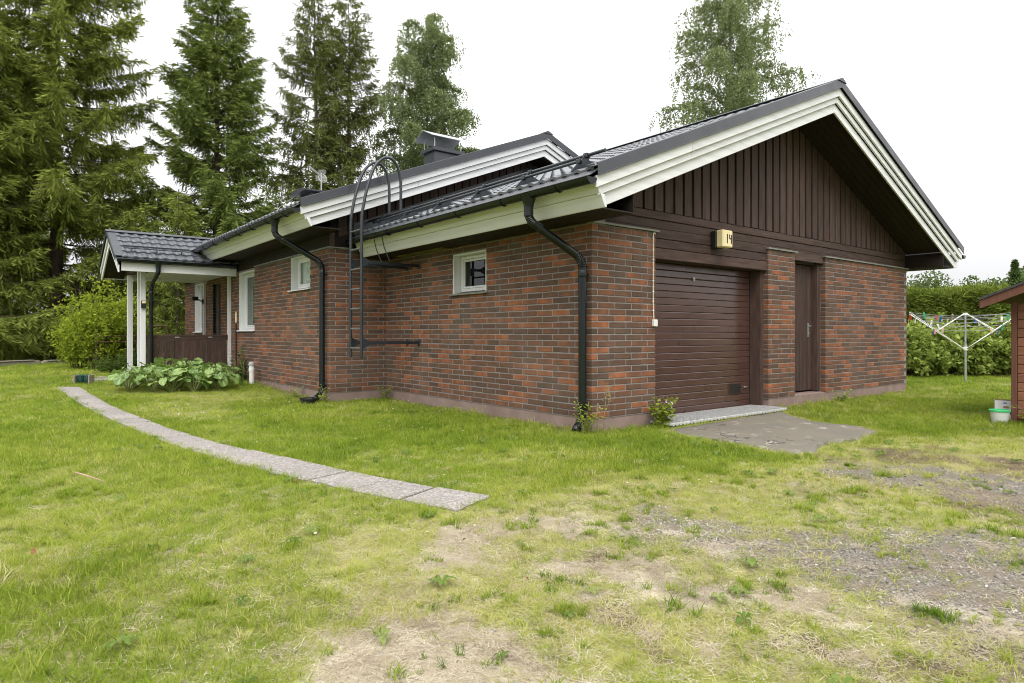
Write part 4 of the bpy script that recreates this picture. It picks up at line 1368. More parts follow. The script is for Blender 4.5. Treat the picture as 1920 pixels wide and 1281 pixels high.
def house_number_lamp():
    t = thing('house_number_lamp', (2.35, 0.0, 2.1), 'cream box lamp with house number 14 above the garage door', 'lamp')
    MB().cbox(2.265, 2.45, -0.055, 0.02, 2.10, 2.325, 0.004).obj('mount', 'black', t)
    MB().cbox(2.275, 2.50, -0.165, -0.0555, 2.105, 2.335, 0.014).obj('diffuser', 'cream', t)
    def stroke(pts):
        m = MB()
        for (a, b) in zip(pts[:-1], pts[1:]):
            m.tube([(a[0], -0.1662, a[1]), (b[0], -0.1662, b[1])], 0.0075, 6)
        return m
    stroke([(2.372, 2.278), (2.367, 2.158)]).obj('numeral', 'black', t)
    stroke([(2.420, 2.278), (2.422, 2.226), (2.466, 2.222)]).obj('numeral_stroke', 'black', t)
    stroke([(2.466, 2.278), (2.462, 2.158)]).obj('numeral_stroke', 'black', t)
house_number_lamp()

def wall_cable():
    t = thing('wall_cable', (1.05, -0.01, 1.1), 'thin white cable with small junction box on the brick pier beside the garage door', 'cable')
    pts = rounded([(1.10, 0.02, 2.165), (1.085, -0.014, 2.185), (1.045, -0.012, 2.185), (1.04, -0.012, 2.15), (1.04, -0.012, 1.30), (1.052, -0.012, 1.14)], 0.03, 5)
    MB().tube(pts, 0.0065, 8).obj('cable', 'cable', t, True)
    for z in (2.12, 1.98, 1.86, 1.73, 1.6, 1.47, 1.35, 1.24):
        MB().cbox(1.03, 1.05, -0.022, -0.001, z-0.006, z+0.006, 0.002).obj('clip', 'whitepl', t)
    MB().cbox(1.02, 1.092, -0.045, -0.002, 1.045, 1.13, 0.006).obj('junction_box', 'whitepl', t)
wall_cable()

def vent_pipe():
    p = np.array([-1.17, 8.55, -0.12])
    t = thing('vent_pipe', p, 'white plastic vent pipe with cap standing in the grass beside the brick wall', 'pipe')
    MB().lathe([(0.05, -0.1), (0.05, 0.30), (0.058, 0.302), (0.058, 0.37), (0.05, 0.375), (0.05, 0.44)], p, 18).obj('pipe', 'whitepl', t, True)
    MB().lathe([(0.06, 0.42), (0.062, 0.44), (0.06, 0.475), (0.045, 0.495), (0.0, 0.50)], p, 18).obj('cap', surf('grey_plastic', (0.33, 0.34, 0.33), (0.42, 0.43, 0.42), 5, 0.5), t, True)
vent_pipe()

def drain_bowl():
    p = np.array([-1.34, 4.98, -0.15])
    t = thing('drain_bowl', p, 'black open drain bowl on the ground under the downpipe by the brick corner', 'drain')
    MB().lathe([(0.0, 0.02), (0.10, 0.02), (0.13, 0.07), (0.14, 0.07), (0.12, 0.0), (0.10, -0.05)], p, 20).obj('bowl', 'rubber', t, True)
    MB().lathe([(0.134, 0.064), (0.146, 0.066), (0.146, 0.078), (0.134, 0.078)], p, 20).obj('rim', 'rubber', t, True)
drain_bowl()

def boot_scraper():
    p = np.array([-3.93, 9.88, float(gz0(-3.9, 9.9))])
    t = thing('boot_scraper', p, 'boot scraper with two green brushes between wooden end boards at the end of the path', 'boot scraper')
    for s_ in (-1, 1):
        m = MB().cbox(-0.012, 0.012, -0.11, 0.11, 0.0, 0.17, 0.006)
        o = m.obj('end_board', wood_grey, t)
        o.matrix_parent_inverse = Matrix()
        o.location = (s_*0.13*math.cos(-0.5), s_*0.13*math.sin(-0.5), 0)
        o.rotation_euler.z = -0.5
    rr = np.random.default_rng(4)
    for s_ in (-1, 1):
        m = MB()
        prof = [(0.0, 0.02), (0.045, 0.025), (0.058, 0.06), (0.06, 0.11), (0.052, 0.155), (0.03, 0.175), (0.0, 0.178)]
        m.lathe(prof, (0, 0, 0), 12)
        n_ = 420
        a = rr.random(n_)*6.283; z = rr.random(n_)*0.15+0.02
        for aa, zz in zip(a, z):
            d = np.array([math.cos(aa), math.sin(aa), rr.normal(0, 0.4)])
            q = np.array([math.cos(aa)*0.05, math.sin(aa)*0.05, zz])
            w_ = np.array([-math.sin(aa), math.cos(aa), 0])*0.003
            m.add([q-w_, q+w_, q+d*0.025], [(0, 1, 2)])
        o = m.obj('brush', brush_green, t)
        o.matrix_parent_inverse = Matrix()
        o.location = (s_*0.058*math.cos(-0.5), s_*0.058*math.sin(-0.5), 0)
wood_grey = surf('grey_wood', (0.20, 0.17, 0.14), (0.34, 0.30, 0.25), 3, 0.85, 0, 0.3, 10, (14, 14, 2), 0.2, 0.1)
brush_green = surf('green_bristle', (0.010, 0.045, 0.035), (0.02, 0.075, 0.06), 20, 0.7)
boot_scraper()

def porch_lights():
    t = thing('wall_lantern', (-2.86, 10.64, 1.55), 'black box lantern on the white porch post', 'lamp')
    MB().cbox(-2.845, -2.755, 10.575, 10.644, 1.50, 1.66, 0.006).obj('housing', 'black', t)
    MB().cbox(-2.835, -2.765, 10.565, 10.5745, 1.60, 1.65, 0.003).obj('diffuser', 'cream', t)
    t = thing('floodlight', (-1.1, 12.98, 1.75), 'black floodlight on a bracket beside the far porch window', 'lamp')
    MB().cbox(-1.36, -1.22, 12.86, 12.96, 1.80, 1.90, 0.01).obj('head', 'black', t)
    MB().tube([(-1.24, 12.92, 1.84), (-1.13, 12.96, 1.79), (-1.07, 12.99, 1.80)], 0.016, 8).obj('arm', 'black', t, True)
    MB().cbox(-1.10, -1.076, 12.96, 13.04, 1.72, 1.84, 0.004).obj('mount', 'black', t)
porch_lights()

def thermometer():
    t = thing('thermometer', (-1.01, 10.2, 1.2), 'narrow pale thermometer on the brick wall beside the tall window', 'thermometer')
    MB().cbox(-1.03, -1.006, 10.20, 10.24, 1.20, 1.45, 0.003).obj('scale', 'cream', t)
    MB().tube([(-1.034, 10.22, 1.22), (-1.034, 10.22, 1.42)], 0.004, 6).obj('tube', 'whitepl', t)
    d = thing('grounding_pipe', (-1.02, 10.24, -0.1), 'thin brown pipe running up the brick wall below the thermometer', 'pipe')
    MB().tube([(-1.025, 10.22, -0.1), (-1.025, 10.22, 1.17)], 0.018, 8).obj('pipe', 'wood_v', d, True)
thermometer()

def metal_handrail():
    base = np.array([-3.0, 14.2, 0.03])
    t = thing('metal_handrail', base, 'brown tubular metal handrail behind the porch railing', 'handrail')
    rust = surf('brown_tube', (0.10, 0.055, 0.045), (0.17, 0.10, 0.08), 10, 0.5)
    for z, x1_ in ((1.16, -1.72), (0.90, -1.60), (0.76, -1.66)):
        pts = rounded([(-3.35, 14.2, z-0.02), (x1_-0.1, 14.2, z), (x1_+0.05, 14.2, z-0.12), (x1_+0.05, 14.2, 0.66)] if z < 1.1 else [(-3.0, 14.2, z), (x1_, 14.2, z), (x1_+0.06, 14.2, z-0.3), (x1_+0.1, 14.2, 0.66)], 0.08)
        MB().tube(pts, 0.021, 8).obj('rail', rust, t, True)
    for xx in (-3.3, -2.4, -1.6):
        MB().tube([(xx, 14.2, 0.0), (xx, 14.2, 0.95)], 0.02, 8).obj('post', rust, t, True)
metal_handrail()

def garden_timber():
    for i, (a, b, hh, lab) in enumerate((((-5.9, 17.6), (-4.3, 18.75), 0.13, 'weathered timber edging lying along the dark spruce border at the left'), ((-4.22, 18.80), (-3.2, 19.5), 0.10, 'short weathered timber edging behind the light green bush'))):
        t = MB()
        d = np.array([b[0]-a[0], b[1]-a[1]]); L_ = np.hypot(*d)
        t.cbox(0, L_, -0.07, 0.07, 0, hh, 0.015)
        t.cbox(0.1, L_*0.9, -0.10, 0.10, hh+0.001, hh+0.03, 0.008)
        o = t.obj('timber_edging', wood_grey)
        o.location = (*a, 0.02); o.rotation_euler.z = math.atan2(d[1], d[0])
        tag(o, lab, 'edging', 'timber edging')
garden_timber()

# ---- rotary clothes dryer with its lines and pegs
def dryer():
    b = np.array([11.78, -0.04, -0.15])
    t = thing('rotary_clothes_dryer', b, 'rotary clothes dryer with white arms and slack grey lines on a grey pole', 'clothes dryer')
    alu = M['galv']
    MB().tube([b+(0, 0, -0.1), b+(0, 0, 0.90)], 0.024, 12).tube([b+(0, 0, 0.90), b+(0, 0, 1.56)], 0.019, 12).obj('pole', alu, t, True)
    hub0 = b+np.array([0, 0, 0.76]); hub1 = b+np.array([0, 0, 1.55])
    MB().tube([hub0+(0, 0, -0.03), hub0+(0, 0, 0.05)], 0.045, 12).obj('hub', 'whitepl', t, True)
    MB().tube([hub1+(0, 0, -0.03), hub1+(0, 0, 0.02)], 0.04, 12).obj('hub', 'whitepl', t, True)
    r3 = np.array([RGT[0], RGT[1], 0]); f3 = np.array([FWD[0], FWD[1], 0])
    ends = []
    for i, a in enumerate((math.pi+0.12, 0.10, math.pi/2+0.35, -math.pi/2+0.30)):
        d = r3*math.cos(a)+f3*math.sin(a)
        tip = hub0+d*1.36+np.array([0, 0, 0.82])
        ends.append(tip)
        arm = MB().tube([hub0+d*0.03, tip], 0.0115, 8).obj('arm', 'whitepl', t, True)
        if i == 3: arm.data.materials[0] = surf('aged_green_tube', (0.16, 0.18, 0.10), (0.24, 0.26, 0.16), 6, 0.5)
        m = hub0+(tip-hub0)*0.50
        MB().tube([hub1+d*0.03, m], 0.010, 8).obj('strut', 'whitepl', t, True)
    line_mat = surf('grey_line', (0.22, 0.22, 0.23), (0.34, 0.34, 0.35), 10, 0.6)
    order = [0, 2, 1, 3]
    ls = []
    for q in (0.55, 0.66, 0.78, 0.89, 0.99):
        for i in range(4):
            a = hub0+(ends[order[i]]-hub0)*q; c = hub0+(ends[order[(i+1) % 4]]-hub0)*q
            pts = []
            for s_ in np.linspace(0, 1, 9):
                p = a+(c-a)*s_
                p = p+np.array([0, 0, -0.16*q*4*s_*(1-s_)*(0.6+0.5*rng.random() if 0 < s_ < 1 else 1)*0.55])
                pts.append(p)
            ls.append(pts)
            MB().tube(pts, 0.005, 5).obj('line', line_mat, t, True)
    cols = {'red': (0.55, 0.07, 0.05), 'blue': (0.05, 0.13, 0.50), 'green': (0.05, 0.40, 0.20), 'white': (0.75, 0.75, 0.72), 'pink': (0.68, 0.30, 0.32), 'wooden': (0.55, 0.42, 0.26)}
    mats_ = {k: surf('peg_'+k, v, tuple(q*0.9 for q in v), 5, 0.5) for k, v in cols.items()}
    seq = ['white', 'white', 'wooden', 'white', 'red', 'blue', 'green', 'red', 'blue', 'green', 'pink', 'white', 'wooden', 'red', 'blue', 'green', 'pink', 'blue', 'white', 'green', 'wooden', 'red']
    rr = np.random.default_rng(12)
    proto = {}
    for i, cname in enumerate(seq):
        L_ = ls[rr.integers(0, len(ls))]
        k = rr.integers(1, 8)
        p = L_[k]
        if cname not in proto:
            o = MB().cbox(-0.011, 0.011, -0.006, -0.001, -0.055, 0.022, 0.002).cbox(-0.011, 0.011, 0.001, 0.006, -0.055, 0.022, 0.002).obj('clothes_peg', mats_[cname])
            proto[cname] = o
        else:
            o = proto[cname].copy()
            COL.objects.link(o)
        o.location = p
        o.scale = (1.7, 1.7, 1.7)
        o.rotation_euler = (rr.normal(0, 0.2), rr.normal(0, 0.25), rr.random()*3)
        tag(o, f'small {cname} clothes peg clipped to a line of the rotary dryer', 'clothes peg', f'{cname} clothes pegs on the dryer lines')
dryer()

# ---- shed at the right edge
def shed():
    t = thing('garden_shed', (4.75, -2.7, -0.15), 'small brown plank shed with felt roof at the right edge', 'shed')
    red1, red2 = (0.17, 0.068, 0.038), (0.235, 0.105, 0.064)
    wd = wood_mat('shed_plank', red1, red2, 1, 0.65, 0.10)
    wv = wood_mat('shed_post', (0.11, 0.046, 0.030), (0.15, 0.066, 0.046), 2, 0.65, 0.05)
    x0, y1 = 4.72, -2.66
    MB().box(x0+0.03, 7.1, -5.1, y1-0.03, -0.12, 1.30).obj('wall', wd, t)
    MB().prism([(-5.1, 1.30), (y1-0.03, 1.30), (-3.88, 1.80)], 0, x0+0.03, 7.1).obj('gable', wd, t)
    MB().cbox(x0-0.012, x0+0.05, y1-0.055, y1+0.006, -0.14, 1.36, 0.005).obj('corner_post', wv, t)
    z = -0.10
    rr = np.random.default_rng(8)
    k = 0
    while z < 1.72:
        h = 0.112
        ya = y1-0.057
        yb = -5.1
        lim = (1.78-z-h)/0.40
        ya2 = min(ya, -3.88+max(lim, 0.05)) if z > 1.15 else ya
        MB().cbox(x0+0.004+rr.normal(0, 0.001), x0+0.028, max(yb, -3.88-(ya2+3.88)) if z > 1.15 else yb, ya2, z, z+h-0.004, 0.006).obj('plank', wd, t)
        z += h
    # roof: two slopes rising towards the ridge at y=-3.88
    felt = surf('roof_felt', (0.035, 0.036, 0.038), (0.07, 0.07, 0.072), 20, 0.9, 0, 0.6, 200)
    for s_ in (1, -1):
        ye = -3.88+s_*1.47
        MB().prism([(ye, 1.375), (-3.88, 1.375+1.47*0.40), (-3.88, 1.405+1.47*0.40), (ye, 1.405)], 0, 4.38, 7.3).obj('roof_slope', felt, t)
        MB().prism([(ye, 1.27), (-3.88, 1.27+1.47*0.40), (-3.88, 1.374+1.47*0.40), (ye, 1.374)], 0, 4.40, 4.425).obj('bargeboard', wv, t)
        MB().prism([(ye, 1.365), (-3.88, 1.365+1.47*0.40), (-3.88, 1.3745+1.47*0.40), (ye, 1.3745)], 0, 4.426, 7.28).obj('roof_deck', wv, t)
    return t
shed()

def bucket_and_box():
    p = np.array([4.56, -2.575, -0.16])
    t = thing('bucket', p, 'white plastic bucket with bright green rim beside the shed corner', 'bucket')
    fr = surf('milky_plastic', (0.62, 0.64, 0.62), (0.74, 0.75, 0.73), 4, 0.4)
    gp = surf('green_plastic', (0.03, 0.42, 0.13), (0.05, 0.50, 0.18), 4, 0.35)
    MB().lathe([(0.0, 0.003), (0.082, 0.003), (0.085, 0.01), (0.104, 0.155), (0.10, 0.155), (0.08, 0.015)], p, 24).obj('body', fr, t, True)
    MB().lathe([(0.104, 0.148), (0.113, 0.151), (0.113, 0.170), (0.10, 0.173), (0.097, 0.155)], p, 24).obj('rim', gp, t, True)
    q = np.array([5.04, -2.52, -0.15])
    c = thing('cardboard_box', q, 'open white printed cardboard box behind the green-rimmed bucket', 'box')
    wc = surf('white_card', (0.66, 0.66, 0.67), (0.75, 0.75, 0.75), 4, 0.7)
    ic = surf('brown_card', (0.30, 0.19, 0.11), (0.38, 0.25, 0.15), 4, 0.85)
    bl = surf('blue_print', (0.05, 0.17, 0.45), (0.07, 0.20, 0.50), 4, 0.7)
    gn = surf('green_print', (0.02, 0.13, 0.05), (0.03, 0.17, 0.07), 4, 0.7)
    def put(mb, name, mat):
        o = mb.obj(name, mat, c)
        o.matrix_parent_inverse = Matrix()
        o.rotation_euler.z = -1.25
        o.scale = (0.62, 0.62, 0.68)
        return o
    wl, dp, hh = 0.40, 0.30, 0.36
    put(MB().cbox(-wl/2, wl/2, -dp/2, -dp/2+0.006, 0, hh, 0.001), 'front_panel', wc)
    put(MB().cbox(-wl/2, wl/2, dp/2-0.006, dp/2, 0, hh, 0.001), 'rear_panel', ic)
    put(MB().cbox(-wl/2, -wl/2+0.006, -dp/2+0.0065, dp/2-0.0065, 0, hh, 0.001), 'side_panel', wc)
    put(MB().cbox(wl/2-0.006, wl/2, -dp/2+0.0065, dp/2-0.0065, 0, hh, 0.001), 'side_panel', ic)
    put(MB().cbox(-wl/2+0.007, wl/2-0.007, -dp/2+0.007, dp/2-0.007, 0.0, 0.008, 0.001), 'bottom_panel', ic)
    put(MB().cbox(-0.06, 0.03, -dp/2-0.0015, -dp/2-0.0005, 0.215, 0.255, 0.0005), 'hand_hole', ic)
    put(MB().add([(0.0, -dp/2-0.001, 0.10), (wl/2-0.01, -dp/2-0.001, 0.10), (wl/2-0.01, -dp/2-0.001, 0.24)], [(0, 1, 2)]), 'printed_triangle', gn)
    pr = MB()
    for k, (a, b, zz, h_) in enumerate(((-0.06, 0.0, 0.30, 0.012), (-0.06, 0.0, 0.318, 0.006), (-0.08, -0.02, 0.155, 0.016), (-0.10, -0.03, 0.125, 0.016), (-0.02, 0.02, 0.16, 0.012))):
        pr.cbox(a, b, -dp/2-0.0012, -dp/2-0.0004, zz, zz+h_, 0.0003)
    put(pr, 'printed_lettering', bl)
bucket_and_box()
# ------------------------------------------------------------------ plants
def kites(P_, D, W, length, width, tintv, fold=0.0):
    """n narrow four-cornered blades. P base points, D unit directions, W unit side vectors"""
    n = len(P_)
    length = np.broadcast_to(length, n)[:, None]; width = np.broadcast_to(width, n)[:, None]
    up = np.cross(D, W)
    mid = P_+D*length*0.45
    v = np.stack([P_, mid+W*width*0.5+up*fold*width, P_+D*length, mid-W*width*0.5+up*fold*width], 1).reshape(-1, 3)
    f = np.arange(n*4).reshape(-1, 4)
    return v, f, np.repeat(tintv, 4)

def unit(v): return v/np.maximum(np.linalg.norm(v, axis=-1, keepdims=True), 1e-9)

def side_of(D, r, flat=0.0):
    """random side vectors across D"""
    a = r.normal(size=D.shape)
    a[:, 2] *= (1-flat)
    return unit(np.cross(D, a) if flat == 0 else np.cross(D, np.cross(a, D)))

def join(parts):
    vs = []; fs = []; ts = []; o = 0
    for v, f, t in parts:
        vs.append(v); fs.append(f+o); ts.append(t); o += len(v)
    return np.concatenate(vs), np.concatenate(fs), np.concatenate(ts)

M['spruce_a'] = leaf_mat('spruce_needle_yellowish', (0.09, 0.122, 0.026), (0.32, 0.36, 0.085), 0.25)
M['spruce_b'] = leaf_mat('spruce_needle', (0.084, 0.120, 0.032), (0.268, 0.325, 0.088), 0.22)
M['spruce_c'] = leaf_mat('spruce_needle_old', (0.078, 0.098, 0.03), (0.24, 0.265, 0.088), 0.22)
M['birch_leaf'] = leaf_mat('birch_leaf', (0.125, 0.160, 0.072), (0.315, 0.365, 0.185), 0.35)
M['bush_leaf'] = leaf_mat('bush_leaf', (0.13, 0.2, 0.02), (0.4, 0.46, 0.06), 0.40)
M['rasp_leaf'] = leaf_mat('raspberry_leaf', (0.13, 0.19, 0.034), (0.42, 0.49, 0.14), 0.35)
M['hedge_leaf'] = leaf_mat('hedge_needle', (0.072, 0.11, 0.02), (0.25, 0.3, 0.06), 0.2)
M['far_leaf'] = leaf_mat('far_leaf', (0.060, 0.100, 0.035), (0.150, 0.200, 0.075), 0.3)
M['under_leaf'] = leaf_mat('undergrowth_leaf', (0.045, 0.08, 0.018), (0.13, 0.19, 0.045), 0.3)

def spruce(px, depth, h, r, label, mat, seed, z0=0.5, lean=(0, 0), dens=1.0, twig=1.0, bare=0.0, droop=0.25, size=1.0, shape=0.8, hangp=0.22, gap=1.0, dead=0):
    b = spot(px, depth)
    b[2] = float(gz0(b[0], b[1]))
    t = thing('spruce_tree', b, label, 'tree', 'spruce trees behind the house')
    rg = np.random.default_rng(seed)
    ln = np.array([lean[0]*RGT[0]+lean[1]*FWD[0], lean[0]*RGT[1]+lean[1]*FWD[1], 0])
    def ax(z): return b+np.array([0, 0, z])+ln*z
    zs = np.linspace(-0.2, h, 14)
    MB().tube([ax(z)+np.r_[rg.normal(0, 0.02, 2), 0] for z in zs], [max(0.0115*h*(1-z/h*0.97), 0.012) for z in zs], 9).obj('trunk', 'bark', t, True)
    parts = []; wood = MB()
    z = z0
    while z < h-0.15:
        q = z/h
        R0 = r*(1-q)**shape*(0.6+0.4*min(1, (z+1.5)/3.0))+0.06
        nb = int(rg.integers(5, 8)) if q < 0.85 else 4
        az0 = rg.random()*6.283
        for i in range(nb):
            if rg.random() < bare*(1-q): 
                continue
            az = az0+i*6.283/nb+rg.normal(0, 0.22)
            L_ = R0*rg.uniform(0.62, 1.12)
            a1 = (-droop*(1-q)*1.25+0.42*q)+rg.normal(0, 0.09)
            b1 = 0.28*(1-q)+0.12
            hd = np.array([math.cos(az), math.sin(az), 0])
            sdv = np.array([-math.sin(az), math.cos(az), 0])
            zz = z+rg.normal(0, 0.09)
            def curve(s_): 
                s_ = np.asarray(s_)[:, None]
                return ax(zz)[None]+hd[None]*(L_*s_)+np.array([0, 0, 1.0])[None]*(L_*(a1*s_+b1*s_**2.2))
            if L_ > 0.7:
                wood.tube(list(curve(np.linspace(0, 0.85, 5))), [0.028*L_/2.5+0.008, 0.02*L_/2.5+0.007, 0.014, 0.010, 0.006], 4, False)
            nt = max(int(L_*21*dens), 5)
            s_ = 0.16+0.84*rg.random(nt)**0.85
            base = curve(s_)
            sg = np.where(rg.random(nt) < 0.5, -1.0, 1.0)
            ang = rg.uniform(0.45, 1.05, nt)
            tang = unit(hd[None]+np.array([0, 0, 1.0])[None]*(a1+2.2*b1*s_**1.2)[:, None])
            d2 = unit(tang*np.cos(ang)[:, None]+sdv[None]*(sg*np.sin(ang))[:, None]+np.array([0, 0, 1.0])[None]*rg.normal(-0.22, 0.15, nt)[:, None])
            hang_ = rg.random(nt) < hangp
            d2 = np.where(hang_[:, None], unit(d2*0.25+np.array([0, 0, -1.0])), d2)
            l2 = (0.20*L_*(1-s_)**0.7+0.17)*rg.uniform(0.6, 1.2, nt)*twig
            l2 = np.minimum(np.where(hang_, l2*0.9+0.08, l2), 0.75)
            br_t = rg.normal(0, 0.10)
            # sprigs along each twig, hanging a little
            ms_ = np.maximum((l2/0.036).astype(int), 3)
            kk = np.repeat(np.arange(nt), ms_)
            m = len(kk)
            jj = np.arange(m)-np.repeat(np.cumsum(ms_)-ms_, ms_)
            u = (jj+rg.random(m))/ms_[kk]
            D2 = d2[kk]
            p = base[kk]+D2*(l2[kk]*u)[:, None]
            p[:, 2] -= 0.30*l2[kk]*u**2
            cr = unit(np.cross(D2, np.array([0, 0, 1.0])))
            dd = unit(D2*0.75+cr*(np.where(jj % 2 == 0, 1.0, -1.0)*0.62)[:, None]+np.array([0, 0, 1.0])[None]*rg.normal(-0.30, 0.30, m)[:, None])
            W = unit(np.cross(dd, rg.normal(size=(m, 3))))
            ti = np.clip(0.16+0.62*u*rg.random(m)**0.7+br_t+rg.normal(0, 0.10, m), 0, 1)
            parts.append(kites(p, dd, W, rg.uniform(0.14, 0.25, m)*size, rg.uniform(0.026, 0.046, m)*size, ti))
        z += (0.26+0.34*(1-q))*rg.uniform(0.75, 1.3)*gap
    for i in range(dead):                                # dry bare limbs
        zz = rg.uniform(0.12, 0.72)*h; az = rg.random()*6.283
        L_ = r*(1-zz/h)**shape*rg.uniform(0.35, 0.85)
        hd = np.array([math.cos(az), math.sin(az), 0]); sv = np.array([-math.sin(az), math.cos(az), 0])
        pts = [ax(zz)+hd*L_*q_+np.array([0, 0, L_*(-0.12*q_-0.10*q_*q_)]) for q_ in np.linspace(0, 1, 5)]
        wood.tube(pts, [0.02, 0.015, 0.011, 0.008, 0.004], 4, False)
        for j in range(5):
            q_ = rg.uniform(0.35, 0.95); p0 = ax(zz)+hd*L_*q_+np.array([0, 0, L_*(-0.12*q_-0.10*q_*q_)])
            wood.tube([p0, p0+hd*0.15+sv*rg.normal(0, 0.25)+np.array([0, 0, rg.normal(-0.1, 0.1)])], [0.007, 0.003], 3, False)
    # leader
    v, f, ti = join(parts)
    mesh_obj('crown', v, f, M[mat], t, False, {'tint': ('POINT', 'FLOAT', ti)})
    if wood.v:
        wood.obj('branch', 'bark', t, True)
    return t

spruce(105, 23.0, 21.5, 5.2, 'very tall full spruce with yellowish hanging branches at the left', 'spruce_a', 101, 1.0, dens=1.25, twig=1.2, droop=0.32, size=1.15, gap=1.22, dead=60, hangp=0.30)
spruce(-95, 20.0, 15.5, 4.4, 'spruce cut off by the left edge of the picture', 'spruce_a', 102, 0.9, dens=0.9, twig=1.2, droop=0.3, size=1.2, gap=1.3, dead=20)
spruce(408, 25.0, 15.6, 3.75, 'dense dark green spruce rising behind the porch roof', 'spruce_b', 103, 0.8, dens=1.6, twig=1.15, droop=0.20, size=1.1, shape=0.74, gap=0.98, dead=25, hangp=0.14)
spruce(597, 28.0, 16.2, 3.1, 'tall thin spruce with brownish needles, left of the close pair', 'spruce_c', 104, 2.0, (-0.012, 0), dens=1.15, twig=1.1, bare=0.16, droop=0.30, size=1.1, shape=0.62, gap=1.15, dead=40, hangp=0.35)
spruce(655, 29.0, 16.7, 2.9, 'gaunt spruce with visible trunk, right of the close pair beside the birch', 'spruce_c', 105, 2.0, dens=1.0, twig=1.05, bare=0.34, droop=0.34, size=1.1, shape=0.62, gap=1.15, dead=60, hangp=0.35)
spruce(255, 29.0, 8.4, 2.9, 'lower spruce filling the gap between the two tallest spruces', 'spruce_b', 106, 0.6, dens=0.75, twig=1.15, droop=0.26, size=1.25)
spruce(15, 28.0, 13.0, 3.6, 'shaded spruce standing behind the very tall one', 'spruce_b', 107, 0.5, dens=0.6, twig=1.2, size=1.35)
spruce(335, 21.0, 5.6, 2.0, 'young spruce with light tips seen through the porch', 'spruce_a', 108, 0.2, dens=1.0, twig=1.0, droop=0.2)
spruce(505, 33.0, 9.0, 2.6, 'distant spruce top just above the gutter corner', 'spruce_b', 109, 1.0, dens=0.6, twig=1.2, size=1.35)

def birch(px, depth, h, r, label, seed, crown0=0.28, ntw=1500, leaf=0.060, lean=0.0, spread=1.0):
    b = spot(px, depth); b[2] = float(gz0(b[0], b[1]))
    t = thing('birch_tree', b, label, 'tree', 'birch trees behind the house')
    rg = np.random.default_rng(seed)
    zs = np.linspace(-0.2, h*0.97, 12)
    wob = np.cumsum(rg.normal(0, 0.05, (12, 2)), 0)
    trunk = np.array([[b[0]+wob[i, 0]+lean*z*RGT[0], b[1]+wob[i, 1]+lean*z*RGT[1], b[2]+z] for i, z in enumerate(zs)])
    MB().tube(list(trunk), [max(0.0105*h*(1-z/h), 0.012) for z in zs], 9).obj('trunk', 'birchbark', t, True)
    wood = MB(); parts = []
    nl = 46
    limbs = []
    for i in range(nl):
        q = crown0+(0.97-crown0)*(i+rg.random())/nl
        az = i*2.399+rg.normal(0, 0.3)
        p0 = np.array([np.interp(q*h, zs, trunk[:, k]) for k in range(3)])
        prof = math.sin(min(1.0, (1-q)/0.62)*math.pi*0.5)**0.8*(0.75+0.25*min(1, (q-crown0)/0.15))
        L_ = (r*prof*rg.uniform(0.7, 1.15)+0.25)
        hd = np.array([math.cos(az), math.sin(az), 0])
        s_ = np.linspace(0, 1, 7)[:, None]
        pts = p0+hd*(L_*s_)+np.array([0, 0, 1.0])*(L_*(1.05*s_-0.75*s_**2.3))
        pts[1:] += rg.normal(0, 0.05, (6, 3))
        wood.tube(list(pts), [0.010*L_*(1-k/7)+0.005 for k in range(7)], 5, False)
        limbs.append((pts, L_))
    wts = np.array([l for _, l in limbs]); wts /= wts.sum()
    for i in range(ntw):
        pts, L_ = limbs[rg.choice(nl, p=wts)]
        s_ = rg.uniform(0.12, 1.0)
        k = s_*6; k0 = int(min(k, 5)); p = pts[k0]+(pts[k0+1]-pts[k0])*(k-k0)
        az = rg.random()*6.283
        out = np.array([math.cos(az), math.sin(az), 0])
        l1 = rg.uniform(0.15, 0.55)*spread; l2 = rg.uniform(0.35, 1.55)*(0.6+0.5*(1-s_))
        m = int(10+l2*20)
        u = np.sort(rg.random(m))
        # out, then hanging straight down
        x_ = l1*np.minimum(u*2.0, 1.0)**0.8; z_ = 0.16*np.sin(np.minimum(u*2, 1)*math.pi)-l2*np.maximum(u-0.25, 0)**1.1*1.25
        pp = p[None]+out[None]*x_[:, None]+np.array([0, 0, 1.0])[None]*z_[:, None]+rg.normal(0, 0.035, (m, 3))
        dd = unit(rg.normal(size=(m, 3))*0.6+np.array([0, 0, -0.8]))
        W = unit(np.cross(dd, rg.normal(size=(m, 3))))
        ti = np.clip(rg.normal(0.38, 0.22, m)+rg.normal(0, 0.12), 0, 1)
        parts.append(kites(pp, dd, W, leaf*rg.uniform(0.55, 1.45, m), leaf*rg.uniform(0.45, 0.95, m), ti))
    v, f, ti = join(parts)
    mesh_obj('crown', v, f, M['birch_leaf'], t, False, {'tint': ('POINT', 'FLOAT', ti)})
    wood.obj('branch', 'birchbark', t, True)
birch(797, 30.0, 15.9, 2.6, 'rounded birch beside the spruces behind the chimney', 201, 0.22, 5200, 0.092)
birch(1372, 24.0, 15.4, 2.6, 'tall drooping birch rising above the garage ridge', 202, 0.25, 3700, 0.078, spread=1.0)
birch(1560, 33.0, 9.6, 3.0, 'birch almost hidden behind the garage ridge', 203, 0.3, 900, 0.10)

